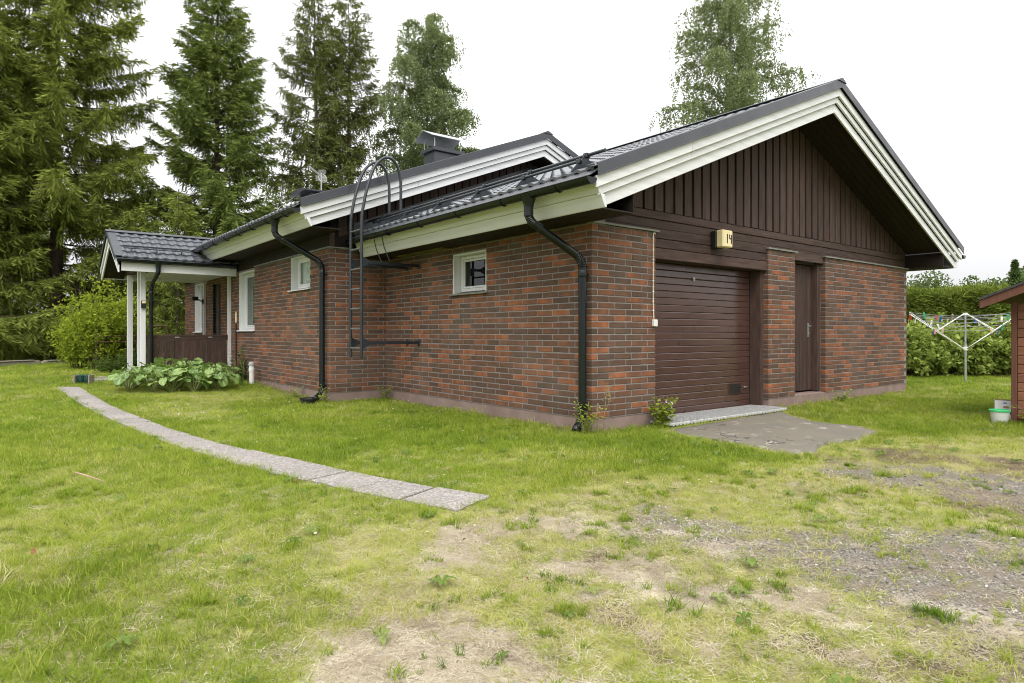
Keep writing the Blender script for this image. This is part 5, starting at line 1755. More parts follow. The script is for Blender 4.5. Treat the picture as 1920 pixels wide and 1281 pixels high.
def leaf_bush(name, c, rx, ry, h, n_st, leaf, mat, label, cat, seed, group=None, per=26, thin=0.0, kind=None, twl=0.35, aspect=0.6):
    """stems from the ground, twigs, leaves along them"""
    c = np.array(c, float)
    rg = np.random.default_rng(seed)
    t = thing(name, c, label, cat, group)
    parts = []; wood = MB()
    for i in range(n_st):
        az = rg.random()*6.283; q = math.sqrt(rg.random())
        top = c+np.array([math.cos(az)*rx*q, math.sin(az)*ry*q, h*(1-0.45*q*q)*rg.uniform(0.55, 1.05)])
        base = c+np.array([math.cos(az)*rx*q*0.35, math.sin(az)*ry*q*0.35, -0.03])
        mid = (base+top)/2+np.array([math.cos(az)*rx*0.12, math.sin(az)*ry*0.12, 0.1*h])
        s_ = np.linspace(0, 1, 6)[:, None]
        pts = base*(1-s_)**2+2*mid*s_*(1-s_)+top*s_**2
        if i % 2 == 0: wood.tube(list(pts), [0.012, 0.010, 0.008, 0.006, 0.005, 0.003], 4, False)
        ntw = 9
        for j in range(ntw):
            u = rg.uniform(0.18+thin, 1.0)
            k = u*5; k0 = int(min(k, 4)); p = pts[k0]+(pts[k0+1]-pts[k0])*(k-k0)
            d = unit(np.array([[rg.normal(), rg.normal(), rg.normal(0.25, 0.5)]]))[0]
            m = max(per//ntw*2, 4)
            w_ = rg.random(m)
            pp = p[None]+d[None]*(twl*w_)[:, None]+rg.normal(0, 0.03, (m, 3))
            dd = unit(d[None]*0.4+rg.normal(size=(m, 3))*0.7+np.array([0, 0, -0.15]))
            W = unit(np.cross(dd, rg.normal(size=(m, 3))*np.array([0.6, 0.6, 0.6])+np.array([0, 0, 1.0])))
            ti = np.clip(rg.normal(0.4, 0.22, m)+rg.normal(0, 0.1), 0, 1)
            parts.append(kites(pp, dd, W, leaf*rg.uniform(0.7, 1.3, m), leaf*aspect*rg.uniform(0.8, 1.2, m), ti, 0.12))
    v, f, ti = join(parts)
    v[:, 2] = np.maximum(v[:, 2], c[2]-0.02)
    mesh_obj('foliage', v, f, M[mat], t, False, {'tint': ('POINT', 'FLOAT', ti)})
    wood.obj('stem', 'twig', t, True)
    return t

leaf_bush('shrub', (-3.05, 14.7, 0.02), 1.05, 0.9, 2.6, 95, 0.085, 'bush_leaf', 'tall light green deciduous bush left of the porch', 'bush', 301, per=52, twl=0.42)
leaf_bush('shrub', (-3.55, 15.4, 0.02), 0.65, 0.65, 1.75, 42, 0.085, 'bush_leaf', 'shorter light green bush just behind the left side of the tall bush', 'bush', 302, per=46, twl=0.4)
leaf_bush('shrub', (-2.55, 15.5, 0.02), 0.7, 0.7, 2.1, 40, 0.085, 'bush_leaf', 'light green bush directly behind the porch posts', 'bush', 306, per=46, twl=0.4)
leaf_bush('shrub', (-2.9, 12.9, 0.02), 0.75, 0.5, 0.50, 34, 0.055, 'under_leaf', 'knee-high dark green shrub at the foot of the tall light bush', 'bush', 303, per=44, twl=0.2)
for i, (px, d_, lab) in enumerate(((20, 25, 'shaded undergrowth clump at the left edge under the spruces'), (95, 26, 'shaded undergrowth clump below the very tall spruce'), (170, 25, 'shaded undergrowth clump behind the light green bush'), (330, 27, 'shaded undergrowth clump seen through the porch'))):
    p = spot(px, d_); p[2] = 0.02
    leaf_bush('shrub', p, 2.2, 1.4, 1.6, 70, 0.12, 'under_leaf', lab, 'bush', 310+i, 'undergrowth below the spruces', per=44, twl=0.5)

# raspberry thicket and clipped hedge at the right
for i, (px, d_, hh, rx) in enumerate(((1690, 16.6, 1.55, 0.9), (1745, 16.9, 1.5, 0.85), (1800, 17.0, 1.45, 0.85), (1850, 17.2, 1.55, 0.85), (1905, 17.2, 1.6, 0.9), (1955, 17.0, 1.5, 0.9), (1640, 17.5, 1.5, 0.9))):
    p = spot(px, d_); p[2] = -0.15
    labs = ('raspberry bush showing beside the brick corner, left of the dryer', 'raspberry bush just left of the dryer pole', 'raspberry bush directly behind the dryer pole', 'raspberry bush between the dryer pole and the shed', 'raspberry bush half hidden by the shed', 'raspberry bush behind the shed', 'raspberry bush behind the garage corner')
    leaf_bush('raspberry_bush', p, rx, 0.75, hh, 62, 0.125, 'rasp_leaf', labs[i], 'bush', 330+i, 'raspberry bushes along the hedge', per=52, twl=0.26, aspect=0.75)

def hedge():
    rg = np.random.default_rng(77)
    a = spot(1560, 20.5); b = spot(2040, 21.5)
    t = thing('spruce_hedge', (a+b)/2+np.array([0, 0, -0.15]), 'long dense clipped spruce hedge behind the raspberry bushes', 'hedge')
    d = (b-a)[:2]; L_ = np.hypot(*d); d /= L_; nrm = np.array([d[1], -d[0]])
    if nrm@FWD > 0: nrm = -nrm
    n = 52000
    u = rg.random(n)*L_
    face = rg.random(n)
    top = 2.22+0.16*u/L_*1.6+(vnoise(u, u*0, 0.9, 3, 3)-0.5)*0.5
    front = face < 0.72
    z = np.where(front, rg.random(n)**0.85*top, top+rg.normal(0, 0.05, n))
    off = np.where(front, 0.55+(vnoise(u, z, 1.6, 3, 4)-0.5)*0.55, rg.uniform(-0.6, 0.55, n))
    P_ = np.stack([a[0]+d[0]*u+nrm[0]*off, a[1]+d[1]*u+nrm[1]*off, -0.15+z], 1)+rg.normal(0, 0.05, (n, 3))
    out = np.stack([np.where(front, nrm[0], 0), np.where(front, nrm[1], 0), np.where(front, 0.35, 1.0)], 1)
    D = unit(out+rg.normal(size=(n, 3))*0.7)
    W = unit(np.cross(D, rg.normal(size=(n, 3))))
    ti = np.clip(0.30+0.6*(vnoise(u*2.2, z*3, 1.0, 3, 8)-0.35)+rg.normal(0, 0.14, n), 0, 1)
    v, f, tv = kites(P_, D, W, rg.uniform(0.10, 0.2, n), rg.uniform(0.03, 0.055, n), ti)
    # tall loose shoots sticking out of the top
    parts = [(v, f, tv)]
    for i in range(26):
        uu = rg.random()*L_; tp = 2.2+0.26*uu/L_
        m = 26; hh = rg.uniform(0.15, 0.45)
        s_ = rg.random(m)
        p0 = np.array([a[0]+d[0]*uu, a[1]+d[1]*uu, -0.15+tp-0.1])
        pp = p0[None]+np.array([0, 0, 1.0])[None]*(s_*hh)[:, None]
        dd = unit(rg.normal(size=(m, 3))*np.array([1, 1, 0.4])+np.array([0, 0, 0.8]))
        parts.append(kites(pp, dd, unit(np.cross(dd, rg.normal(size=(m, 3)))), 0.13, 0.035, np.full(m, 0.6)))
    v, f, tv = join(parts)
    mesh_obj('foliage', v, f, M['hedge_leaf'], t, False, {'tint': ('POINT', 'FLOAT', tv)})
    core = MB()
    q = [(a[0]+nrm[0]*0.3, a[1]+nrm[1]*0.3), (b[0]+nrm[0]*0.3, b[1]+nrm[1]*0.3), (b[0]-nrm[0]*0.3, b[1]-nrm[1]*0.3), (a[0]-nrm[0]*0.3, a[1]-nrm[1]*0.3)]
    core.prism(q, 2, -0.15, 1.95)
    core.obj('inner_wood', 'twig', t)
hedge()

def far_tree(px, depth, h, r, label, seed, kind):
    b = spot(px, depth); b[2] = 0.0
    rg = np.random.default_rng(seed)
    t = thing('far_tree', b, label, 'tree', 'distant trees beyond the hedge')
    MB().tube([b, b+(0, 0, h*0.8)], [0.16, 0.05], 7).obj('trunk', 'bark', t, True)
    n = 5200
    if kind == 'round':
        cl = rg.normal(size=(26, 3))*np.array([r*0.5, r*0.5, h*0.17])+np.array([0, 0, h*0.66])
        k = rg.integers(0, 26, n)
        P_ = b+cl[k]+unit(rg.normal(size=(n, 3)))*(r*0.34*rg.random(n)**0.4)[:, None]
        ti = np.clip(rg.normal(0.45, 0.2, n)+(k % 5)*0.05, 0, 1)
    else:
        q = rg.random(n)**0.8
        rr = r*(1-q)*rg.random(n)**0.4*(0.75+0.35*np.sin(q*60))
        az = rg.random(n)*6.283
        P_ = b+np.stack([np.cos(az)*rr, np.sin(az)*rr, 0.4+q*(h-0.4)], 1)
        ti = np.clip(rg.normal(0.25, 0.15, n), 0, 1)
    D = unit(rg.normal(size=(n, 3)))
    v, f, tv = kites(P_, D, unit(np.cross(D, rg.normal(size=(n, 3)))), 0.26, 0.17 if kind == 'round' else 0.10, ti)
    mesh_obj('crown', v, f, M['far_leaf'], t, False, {'tint': ('POINT', 'FLOAT', tv)})
far_tree(1700, 60, 5.4, 3.2, 'distant round tree just right of the garage corner', 401, 'round')
far_tree(1738, 64, 5.6, 3.0, 'distant round tree above the left end of the hedge', 402, 'round')
far_tree(1757, 66, 6.3, 1.2, 'distant little conifer tip above the hedge', 405, 'cone')
far_tree(1845, 55, 5.0, 2.6, 'distant round tree left above the shed roof', 403, 'round')
far_tree(1880, 50, 5.0, 2.6, 'distant pale tree right above the shed roof', 406, 'round')
far_tree(1903, 45, 5.9, 1.5, 'distant dark conifer above the shed roof', 404, 'cone')
far_tree(1945, 52, 5.6, 2.8, 'distant round tree cut off by the right edge', 407, 'round')

# ---- bergenia bed by the porch: every leaf is a piece of its own
def bergenia():
    k = NT('bergenia_leaf')
    oi = k.n('ObjectInfo').outputs['Random']
    vn = k.attr('vein').outputs['Fac']
    c = k.mix(oi, (0.085, 0.175, 0.030), (0.25, 0.37, 0.095))
    c = k.mix(k.math('MULTIPLY', vn, 0.7), c, (0.44, 0.50, 0.26))
    c = k.mix(k.rng(k.noise(k.coord('Object'), 6, 3), 0.55, 0.7, 0, 0.3), c, (0.16, 0.19, 0.06))
    p = k.n('BsdfPrincipled', {'Base Color': c, 'Roughness': 0.42, 'Specular IOR Level': 0.4})
    tr = k.n('BsdfTranslucent', {0: k.mix(0.5, c, (0.25, 0.36, 0.05))})
    ms = k.n('MixShader', {0: 0.28})
    k.t.links.new(p.outputs[0], ms.inputs[1]); k.t.links.new(tr.outputs[0], ms.inputs[2]); k.t.links.new(ms.outputs[0], k.out.inputs[0])
    lm = k.m
    rg = np.random.default_rng(55)
    def leaf_mesh(i):
        r_ = np.random.default_rng(600+i)
        na, nr = 26, 6
        vs = [(0, 0, 0)]; vein = [1.0]; fs = []
        cup = r_.uniform(0.12, 0.40); ruf = r_.uniform(0.05, 0.12); ph_ = r_.random()*6
        for j in range(1, nr+1):
            q = j/nr
            for a in range(na):
                an = -2.75+5.5*a/(na-1)
                R_ = (0.60+0.28*math.cos(an)+0.12*math.cos(2*an))*q
                x_ = R_*math.cos(an)*1.12; y_ = R_*math.sin(an)*0.98
                z_ = cup*q*q*0.45+ruf*q*q*math.sin(an*5+ph_)-0.22*max(x_, 0)**2*1.2+0.035*math.cos(an*9)*q*0.6
                vs.append((x_, y_, z_)); vein.append(1.0 if (a % 4 == 1 and j < nr) else 0.0)
        for a in range(na-1):
            fs.append((0, 1+a, 2+a))
        for j in range(nr-1):
            for a in range(na-1):
                b = 1+j*na
                fs.append((b+a, b+na+a, b+na+a+1, b+a+1))
        o = mesh_obj('leaf', vs, fs, lm, None, True, {'vein': ('POINT', 'FLOAT', np.array(vein))})
        me = o.data
        bpy.data.objects.remove(o)
        return me
    metas = [leaf_mesh(i) for i in range(6)]
    stem_mat = surf('bergenia_stalk', (0.16, 0.20, 0.06), (0.24, 0.26, 0.10), 4, 0.5)
    spots = [(-3.62, 8.25), (-3.38, 8.75), (-3.20, 8.05), (-3.02, 8.62), (-2.84, 7.85), (-2.76, 8.95), (-2.56, 8.35), (-2.42, 7.72), (-2.26, 8.75), (-2.12, 8.08), (-1.92, 7.75), (-1.86, 8.60), (-1.66, 8.15), (-2.55, 9.4), (-3.0, 9.35), (-1.60, 8.85), (-2.05, 9.3)]
    labs = ['leftmost large-leaved plant of the bed before the porch', 'large-leaved plant at the left rear of the bed', 'large-leaved plant second from the left at the bed front', 'large-leaved plant at the foot of the porch downpipe', 'large-leaved plant at the front left of the bed', 'large-leaved plant against the left railing boards', 'large-leaved plant in the very middle of the bed', 'large-leaved plant at the front middle of the bed', 'large-leaved plant behind the middle of the bed', 'large-leaved plant right of the middle of the bed', 'large-leaved plant at the front right of the bed', 'large-leaved plant at the right rear of the bed', 'rightmost large-leaved plant, nearest the white vent pipe', 'large-leaved plant tucked under the middle of the railing', 'large-leaved plant tucked behind the porch downpipe', 'large-leaved plant beside the tall weed at the wall', 'large-leaved plant under the right part of the railing']
    for (x_, y_), lab in zip(spots, labs):
        x_ = -2.60+(x_+2.62)*0.80
        g = float(gz0(x_, y_))
        t = thing('large_leaved_plant', (x_, y_, g), lab, 'plant', 'large-leaved plants in the bed before the porch')
        n = int(rg.integers(14, 18))
        for i in range(n):
            az = i*2.399+rg.normal(0, 0.3); q = math.sqrt((i+0.5)/n)
            rr = 0.05+0.24*q
            hgt = rg.uniform(0.30, 0.50)*(1.1-0.55*q)
            p = np.array([x_+math.cos(az)*rr, y_+math.sin(az)*rr, g+hgt])
            o = bpy.data.objects.new('leaf', metas[int(rg.integers(0, 6))])
            COL.objects.link(o)
            attach(o, t)
            o.location = p
            s_ = rg.uniform(0.11, 0.185)
            o.scale = (s_, s_, s_)
            tilt = rg.uniform(0.1, 1.15)*(0.35+0.75*q)-0.15
            o.rotation_euler = (rg.normal(0, 0.2), tilt, az+rg.normal(0, 0.25))
            st = MB().tube([(x_, y_, g-0.02), (x_+math.cos(az)*rr*0.6, y_+math.sin(az)*rr*0.6, g+hgt*0.65), p], [0.008, 0.007, 0.005], 5, False)
            st.obj('stalk', stem_mat, t, True)
bergenia()

# ---- odd weeds
def weed(p, h, n, leaf, label, seed, mat='rasp_leaf', seedhead=0, flowers=0, spread=0.3):
    p = np.array([p[0], p[1], float(gz(np.array([p[0]]), np.array([p[1]]))[0])])
    rg = np.random.default_rng(seed)
    t = thing('weed', p, label, 'plant', 'weeds along the house wall')
    parts = []; st = MB(); heads = MB(); fl = MB()
    for i in range(n):
        az = rg.random()*6.283; hh = h*rg.uniform(0.5, 1.05); lean = rg.uniform(0.05, spread)
        s_ = np.linspace(0, 1, 6)[:, None]
        d = np.array([math.cos(az), math.sin(az), 0])
        b = p+d*rg.uniform(0, 0.06)
        pts = b+np.array([0, 0, hh])*s_+d*(lean*s_**1.7)
        st.tube(list(pts), [0.005, 0.0045, 0.004, 0.0035, 0.003, 0.002], 5, False)
        m = int(8*hh/0.3)+5
        u = rg.uniform(0.1, 0.98, m)
        pp = np.stack([np.interp(u, s_[:, 0], pts[:, k]) for k in range(3)], 1)
        a2 = rg.random(m)*6.283
        dd = unit(np.stack([np.cos(a2), np.sin(a2), rg.normal(0.15, 0.35, m)], 1))
        W = unit(np.cross(dd, np.array([0, 0, 1.0])+rg.normal(0, 0.25, (m, 3))))
        parts.append(kites(pp+dd*0.02, dd, W, leaf*rg.uniform(0.6, 1.25, m)*(1.1-0.5*u), leaf*0.75*rg.uniform(0.8, 1.2, m)*(1.1-0.5*u), np.clip(rg.normal(0.45, 0.2, m), 0, 1), 0.1))
        if i < seedhead:
            for q in range(40):
                c = pts[-1]-np.array([0, 0, 1.0])*rg.uniform(0, 0.35*hh)+rg.normal(0, 0.025, 3)
                w_ = rg.normal(0, 0.008, 3)
                heads.add([c-w_, c+w_, c+np.array([0, 0, 0.018])+rg.normal(0, 0.006, 3)], [(0, 1, 2)])
        if i < flowers:
            for q in range(4):
                c = pts[rg.integers(2, 5)]+rg.normal(0, 0.04, 3)
                ring = [c+0.017*np.array([math.cos(a), math.sin(a)*0.6, math.sin(a)]) for a in np.linspace(0, 6.283, 6)[:-1]]
                fl.add(ring, [(0, 1, 2, 3, 4)])
    v, f, ti = join(parts)
    mesh_obj('foliage', v, f, M[mat], t, False, {'tint': ('POINT', 'FLOAT', ti)})
    st.obj('stem', surf('weed_stem', (0.15, 0.16, 0.06), (0.24, 0.24, 0.10), 5, 0.7), t, True)
    if heads.v: heads.obj('seed_head', surf('seed_head', (0.24, 0.15, 0.07), (0.36, 0.25, 0.13), 8, 0.9), t)
    if fl.v: fl.obj('flower', surf('pale_petal', (0.70, 0.60, 0.68), (0.80, 0.74, 0.78), 8, 0.6), t)
weed((1.04, -0.16), 0.36, 18, 0.09, 'bright green mallow plant at the garage door corner', 501, 'bush_leaf', 0, 2, 0.22)
weed((-1.16, 9.55), 0.80, 9, 0.10, 'tall weed with brown seed heads where the porch meets the wall', 502, 'under_leaf', 4, 0, 0.3)
weed((-1.15, 9.15), 0.45, 12, 0.075, 'leafy green weed beside the vent pipe', 503, 'under_leaf', 0, 0, 0.3)
weed((-0.14, -0.05), 0.40, 9, 0.06, 'weed clump around the foot of the front downpipe', 504, 'bush_leaf', 0, 0, 0.2)
weed((-0.05, -0.14), 0.62, 2, 0.04, 'thin dry stalk at the garage brick corner', 505, 'rasp_leaf', 2, 0, 0.12)
weed((-1.12, 4.86), 0.30, 5, 0.06, 'small weed at the brick corner beside the second downpipe', 506, 'bush_leaf', 0, 0, 0.15)
weed((-1.15, 6.1), 0.22, 5, 0.06, 'low weed at the plinth under the small window', 507, 'rasp_leaf', 1, 0, 0.2)
weed((5.6, -0.12), 0.22, 7, 0.08, 'low leafy weed at the plinth right of the plank door', 508, 'rasp_leaf', 0, 0, 0.25)
weed((4.55, -2.95), 0.26, 6, 0.12, 'broad-leaved weed at the foot of the shed', 509, 'bush_leaf', 0, 0, 0.3)
weed((-0.12, 4.75), 0.28, 8, 0.05, 'grassy weed in the inner brick corner below the ladder', 510, 'bush_leaf', 0, 0, 0.2)

# ------------------------------------------------------------------ scattered cover: grass, straw, gravel, clover (stuff)
def scatter_group(name, coll):
    ng = bpy.data.node_groups.new(name, 'GeometryNodeTree')
    ng.interface.new_socket('Geometry', in_out='INPUT', socket_type='NodeSocketGeometry')
    ng.interface.new_socket('Geometry', in_out='OUTPUT', socket_type='NodeSocketGeometry')
    gi = ng.nodes.new('NodeGroupInput'); go = ng.nodes.new('NodeGroupOutput')
    ci = ng.nodes.new('GeometryNodeCollectionInfo')
    ci.inputs['Collection'].default_value = coll
    ci.inputs['Separate Children'].default_value = True
    ci.inputs['Reset Children'].default_value = True
    ip = ng.nodes.new('GeometryNodeInstanceOnPoints')
    ip.inputs['Pick Instance'].default_value = True
    def na(nm, typ):
        n_ = ng.nodes.new('GeometryNodeInputNamedAttribute')
        n_.data_type = typ
        n_.inputs['Name'].default_value = nm
        return n_.outputs['Attribute']
    ng.links.new(gi.outputs[0], ip.inputs['Points'])
    ng.links.new(ci.outputs[0], ip.inputs['Instance'])
    ng.links.new(na('idx', 'INT'), ip.inputs['Instance Index'])
    ng.links.new(na('rot', 'FLOAT_VECTOR'), ip.inputs['Rotation'])
    ng.links.new(na('scl', 'FLOAT_VECTOR'), ip.inputs['Scale'])
    ng.links.new(ip.outputs[0], go.inputs[0])
    return ng

def scatter(name, label, protos, P_, idx, rot, scl, tint):
    coll = bpy.data.collections.new(name+'_source')
    for o in protos:
        for c in list(o.users_collection): c.objects.unlink(o)
        coll.objects.link(o)
    me = bpy.data.meshes.new(name)
    n = len(P_)
    me.vertices.add(n)
    me.vertices.foreach_set('co', np.asarray(P_, np.float32).ravel())
    def at_(nm, typ, arr, key):
        a = me.attributes.new(nm, typ, 'POINT')
        a.data.foreach_set(key, np.asarray(arr).ravel())
    at_('idx', 'INT', np.asarray(idx, np.int32), 'value')
    at_('rot', 'FLOAT_VECTOR', np.asarray(rot, np.float32), 'vector')
    at_('scl', 'FLOAT_VECTOR', np.asarray(scl, np.float32), 'vector')
    at_('tint', 'FLOAT', np.asarray(tint, np.float32), 'value')
    me.update()
    o = bpy.data.objects.new(name, me)
    COL.objects.link(o)
    for p in protos[:1]:
        me.materials.append(p.data.materials[0])
    m = o.modifiers.new('scatter', 'NODES')
    m.node_group = scatter_group(name, coll)
    tag(o, label, None, None, 'stuff')
    return o

def grass_mat(name, stops):
    k = NT(name)
    a = k.attr('tint', 'INSTANCER').outputs['Fac']
    ra = k.n('NewGeometry').outputs['Random Per Island']
    v = k.math('ADD', a, k.rng(ra, 0, 1, -0.13, 0.13), clamp=True)
    c = k.ramp(v, stops)
    p = k.n('BsdfDiffuse', {0: c})
    t = k.n('BsdfTranslucent', {0: c})
    ms = k.n('MixShader', {0: 0.38})
    k.t.links.new(p.outputs[0], ms.inputs[1]); k.t.links.new(t.outputs[0], ms.inputs[2]); k.t.links.new(ms.outputs[0], k.out.inputs[0])
    return k.m

def blade_clump(name, nb, h, spread, width, lean, mat, seed, curl=0.5):
    rg = np.random.default_rng(seed)
    vs = []; fs = []
    for i in range(nb):
        az = rg.random()*6.283; q = math.sqrt(rg.random())*spread
        b = np.array([math.cos(az)*q, math.sin(az)*q, -0.012])
        da = rg.random()*6.283
        d = np.array([math.cos(da), math.sin(da), 0])
        hh = h*rg.uniform(0.5, 1.15); le = lean*rg.uniform(0.3, 1.3)
        sd_ = np.array([-d[1], d[0], 0])*width*rg.uniform(0.7, 1.3)*0.5
        up = np.array([0, 0, 1.0])
        k = len(vs)
        for s_, wq in ((0, 1.0), (0.4, 0.95), (0.75, 0.65)):
            c = b+up*hh*(s_-0.35*curl*le*s_*s_)+d*hh*le*(s_**(1+curl))
            vs += [c-sd_*wq, c+sd_*wq]
        c = b+up*hh*(1-0.35*curl*le)*0.98+d*hh*le
        vs.append(c)
        fs += [(k, k+1, k+3, k+2), (k+2, k+3, k+5, k+4), (k+4, k+5, k+6)]
    return mesh_obj(name, vs, fs, mat, None, True)

GSTOPS = [(0.0, (0.085, 0.150, 0.018)), (0.25, (0.170, 0.254, 0.027)), (0.5, (0.292, 0.362, 0.046)), (0.72, (0.430, 0.442, 0.112)), (0.88, (0.510, 0.460, 0.220)), (1.0, (0.600, 0.520, 0.340))]
gmat = grass_mat('grass_blade', GSTOPS)

def sample(d0, d1, dens, rg, a0=-50, a1=50):
    """points spread evenly over a ring sector in front of the photographer"""
    A = 0.5*(d1*d1-d0*d0)*rad(a1-a0)
    n = int(A*dens)
    r = np.sqrt(rg.random(n)*(d1*d1-d0*d0)+d0*d0)
    a = rad(a0)+rg.random(n)*rad(a1-a0)
    return CAM[0]+r*(FWD[0]*np.cos(a)+RGT[0]*np.sin(a)), CAM[1]+r*(FWD[1]*np.cos(a)+RGT[1]*np.sin(a)), r

def free(x, y, m_path=0.0):
    ok = (poly_sd(x, y, HOUSE) < -0.015) & (poly_sd(x, y, PATH)+(vnoise(x, y, 7, 2, 81)-0.5)*0.08 < 0.022-m_path) & (poly_sd(x, y, ASPH)+(vnoise(x, y, 6, 2, 82)-0.5)*0.12 < 0.02) & (poly_sd(x, y, SHEDP) < 0)
    ok &= ~((x > 0.98) & (x < 3.66) & (y > -0.33) & (y < 0.3))
    ok &= ~((x > -2.95) & (x < -1.0) & (y > 10.6) & (y < 13.0))
    return ok

def build_grass():
    rg = np.random.default_rng(99)
    protos = []
    for i in range(4): protos.append(blade_clump('grass_a%d' % i, 22, 0.056, 0.052, 0.0028, 0.9, gmat, 700+i))           # mown turf
    for i in range(3): protos.append(blade_clump('grass_b%d' % i, 20, 0.092, 0.055, 0.0030, 1.0, gmat, 710+i, 0.9))      # long soft grass
    for i in range(3): protos.append(blade_clump('grass_c%d' % i, 18, 0.045, 0.060, 0.0030, 2.2, gmat, 720+i, 0.4))      # dry, lying
    for i in range(2): protos.append(blade_clump('grass_d%d' % i, 30, 0.085, 0.035, 0.0044, 1.0, gmat, 730+i, 0.8))      # dense green tuft
    allP = []; allI = []; allR = []; allS = []; allT = []
    for d0, d1, dens, sc in ((1.3, 3.2, 1150, 0.88), (3.2, 5.5, 760, 0.96), (5.5, 9, 360, 1.15), (9, 15, 150, 1.5), (15, 27, 46, 2.1)):
        x, y, r = sample(d0, d1, dens, rg)
        ok = free(x, y)
        x, y, r = x[ok], y[ok], r[ok]
        b, d, g, s_ = zones(x, y)
        n = len(x)
        keep_p = (1-0.95*b)*(1-0.86*g)*(1-0.62*s_)*(1-0.12*d)
        ok = rg.random(n) < keep_p
        x, y, r, b, d, g, s_ = [q[ok] for q in (x, y, r, b, d, g, s_)]
        n = len(x)
        n_big = vnoise(x, y, 0.8, 3, 21); n_f = vnoise(x, y, 3.3, 3, 22)
        lush = smooth01(0.40, 0.70, vnoise(x, y, 1.1, 3, 23)+0.25*smooth01(0.4, -1.0, poly_sd(x, y, DRY))*smooth01(-2.0, -3.6, x)*smooth01(0.5, -1.5, y))
        lush = lush*(1-d)*smooth01(7, 4, r)
        edge = smooth01(0.40, 0.06, -poly_sd(x, y, HOUSE))*(1-0.4*d)
        idx = rg.integers(0, 4, n)
        longg = rg.random(n) < np.maximum(0.55*lush, 0.16*edge)
        idx = np.where(longg, 4+rg.integers(0, 3, n), idx)
        lying = rg.random(n) < np.clip(d*0.75+s_*0.3, 0, 0.85)
        idx = np.where(lying & ~longg, 7+rg.integers(0, 3, n), idx)
        tint = 0.335+0.34*(n_big-0.5)+0.30*(n_f-0.5)+rg.normal(0, 0.085, n)-0.03*lush
        tint = tint+0.06+d*np.where(lying, 0.30, 0.12)+s_*0.10+np.where(rg.random(n) < 0.05, 0.3, 0)
        sc_ = sc*rg.uniform(0.75, 1.25, n)*(0.85+0.3*n_f)*(1-0.25*d)
        sz = np.where((edge > 0.4) & longg, sc_*rg.uniform(0.8, 1.5, n), sc_)
        # the mower leaves it low beyond the path
        P_ = np.stack([x, y, gz(x, y)], 1)
        allP.append(P_); allI.append(idx)
        ta = vnoise(x, y, 0.9, 2, 61)*12.0; tm = 0.10+0.75*lush*vnoise(x, y, 1.7, 2, 62)
        allR.append(np.stack([rg.normal(0, 0.12, n)+tm*np.cos(ta), rg.normal(0, 0.12, n)+tm*np.sin(ta), rg.normal(0, 0.6, n)], 1))
        hz_ = sz*np.where(r > 9, 0.72, 1.0)
        allS.append(np.stack([sc_, sc_, hz_], 1)); allT.append(np.clip(tint, 0.03, 1))
    # single green tufts surviving in the worn ground
    x, y, r = sample(1.4, 6.5, 15, rg)
    ok = free(x, y); x, y, r = x[ok], y[ok], r[ok]
    b, d, g, s_ = zones(x, y)
    ok = (rg.random(len(x)) < np.maximum(b*0.9, d*0.9)*(1-0.7*g))
    x, y = x[ok], y[ok]; m = len(x)
    for xx, yy in zip(x, y):
        k = int(rg.integers(2, 12)); sp = rg.uniform(0.02, 0.12)
        px = xx+rg.normal(0, sp, k); py = yy+rg.normal(0, sp*0.8, k)
        allP.append(np.stack([px, py, gz(px, py)], 1)); allI.append(10+rg.integers(0, 2, k))
        allR.append(np.stack([rg.normal(0, 0.15, k), rg.normal(0, 0.15, k), rg.random(k)*6.283], 1))
        sc_ = rg.uniform(0.35, 0.9, k)*rg.uniform(0.6, 1.15)
        allS.append(np.stack([sc_, sc_, sc_], 1)); allT.append(np.clip(rg.normal(0.40, 0.11)+rg.normal(0, 0.07, k), 0.03, 1))
    scatter('grass', 'short patchy lawn grass, green and dry yellow', protos, np.concatenate(allP), np.concatenate(allI), np.concatenate(allR), np.concatenate(allS), np.concatenate(allT))
    # straw litter on the bare spots
    smat = grass_mat('straw_litter', [(0, (0.24, 0.19, 0.13)), (0.5, (0.55, 0.48, 0.36)), (1, (0.80, 0.74, 0.62))])
    pr = []
    for i in range(4):
        r_ = np.random.default_rng(800+i)
        vs = []; fs = []
        for j in range(30):
            c = np.r_[r_.normal(0, 0.035, 2), r_.uniform(0.001, 0.009)]
            a = r_.random()*6.283; l_ = r_.uniform(0.006, 0.026)
            d = np.array([math.cos(a), math.sin(a), r_.normal(0, 0.12)]); w_ = np.array([-math.sin(a), math.cos(a), 0])*0.0009
            k = len(vs)
            vs += [c-d*l_-w_, c-d*l_+w_, c+d*l_+w_, c+d*l_-w_]
            fs.append((k, k+1, k+2, k+3))
        pr.append(mesh_obj('straw%d' % i, vs, fs, smat))
    x, y, r = sample(1.3, 6.5, 900, rg)
    ok = free(x, y); x, y, r = x[ok], y[ok], r[ok]
    b, d, g, s_ = zones(x, y)
    ok = rg.random(len(x)) < np.clip(b*0.95+d*0.22+s_*0.2, 0, 1)*(1-0.8*g)*smooth01(6.5, 3.5, r)
    x, y, b = x[ok], y[ok], b[ok]; n = len(x)
    sc_ = rg.uniform(0.7, 1.3, n)
    scatter('straw_litter', 'pale dead grass litter on the worn ground', pr, np.stack([x, y, gz(x, y)], 1), rg.integers(0, 4, n), np.stack([np.zeros(n), np.zeros(n), rg.random(n)*6.283], 1), np.stack([sc_]*3, 1), np.clip(rg.normal(0.5, 0.2, n)+0.3*(vnoise(x, y, 4, 3, 31)-0.5), 0, 1))
build_grass()

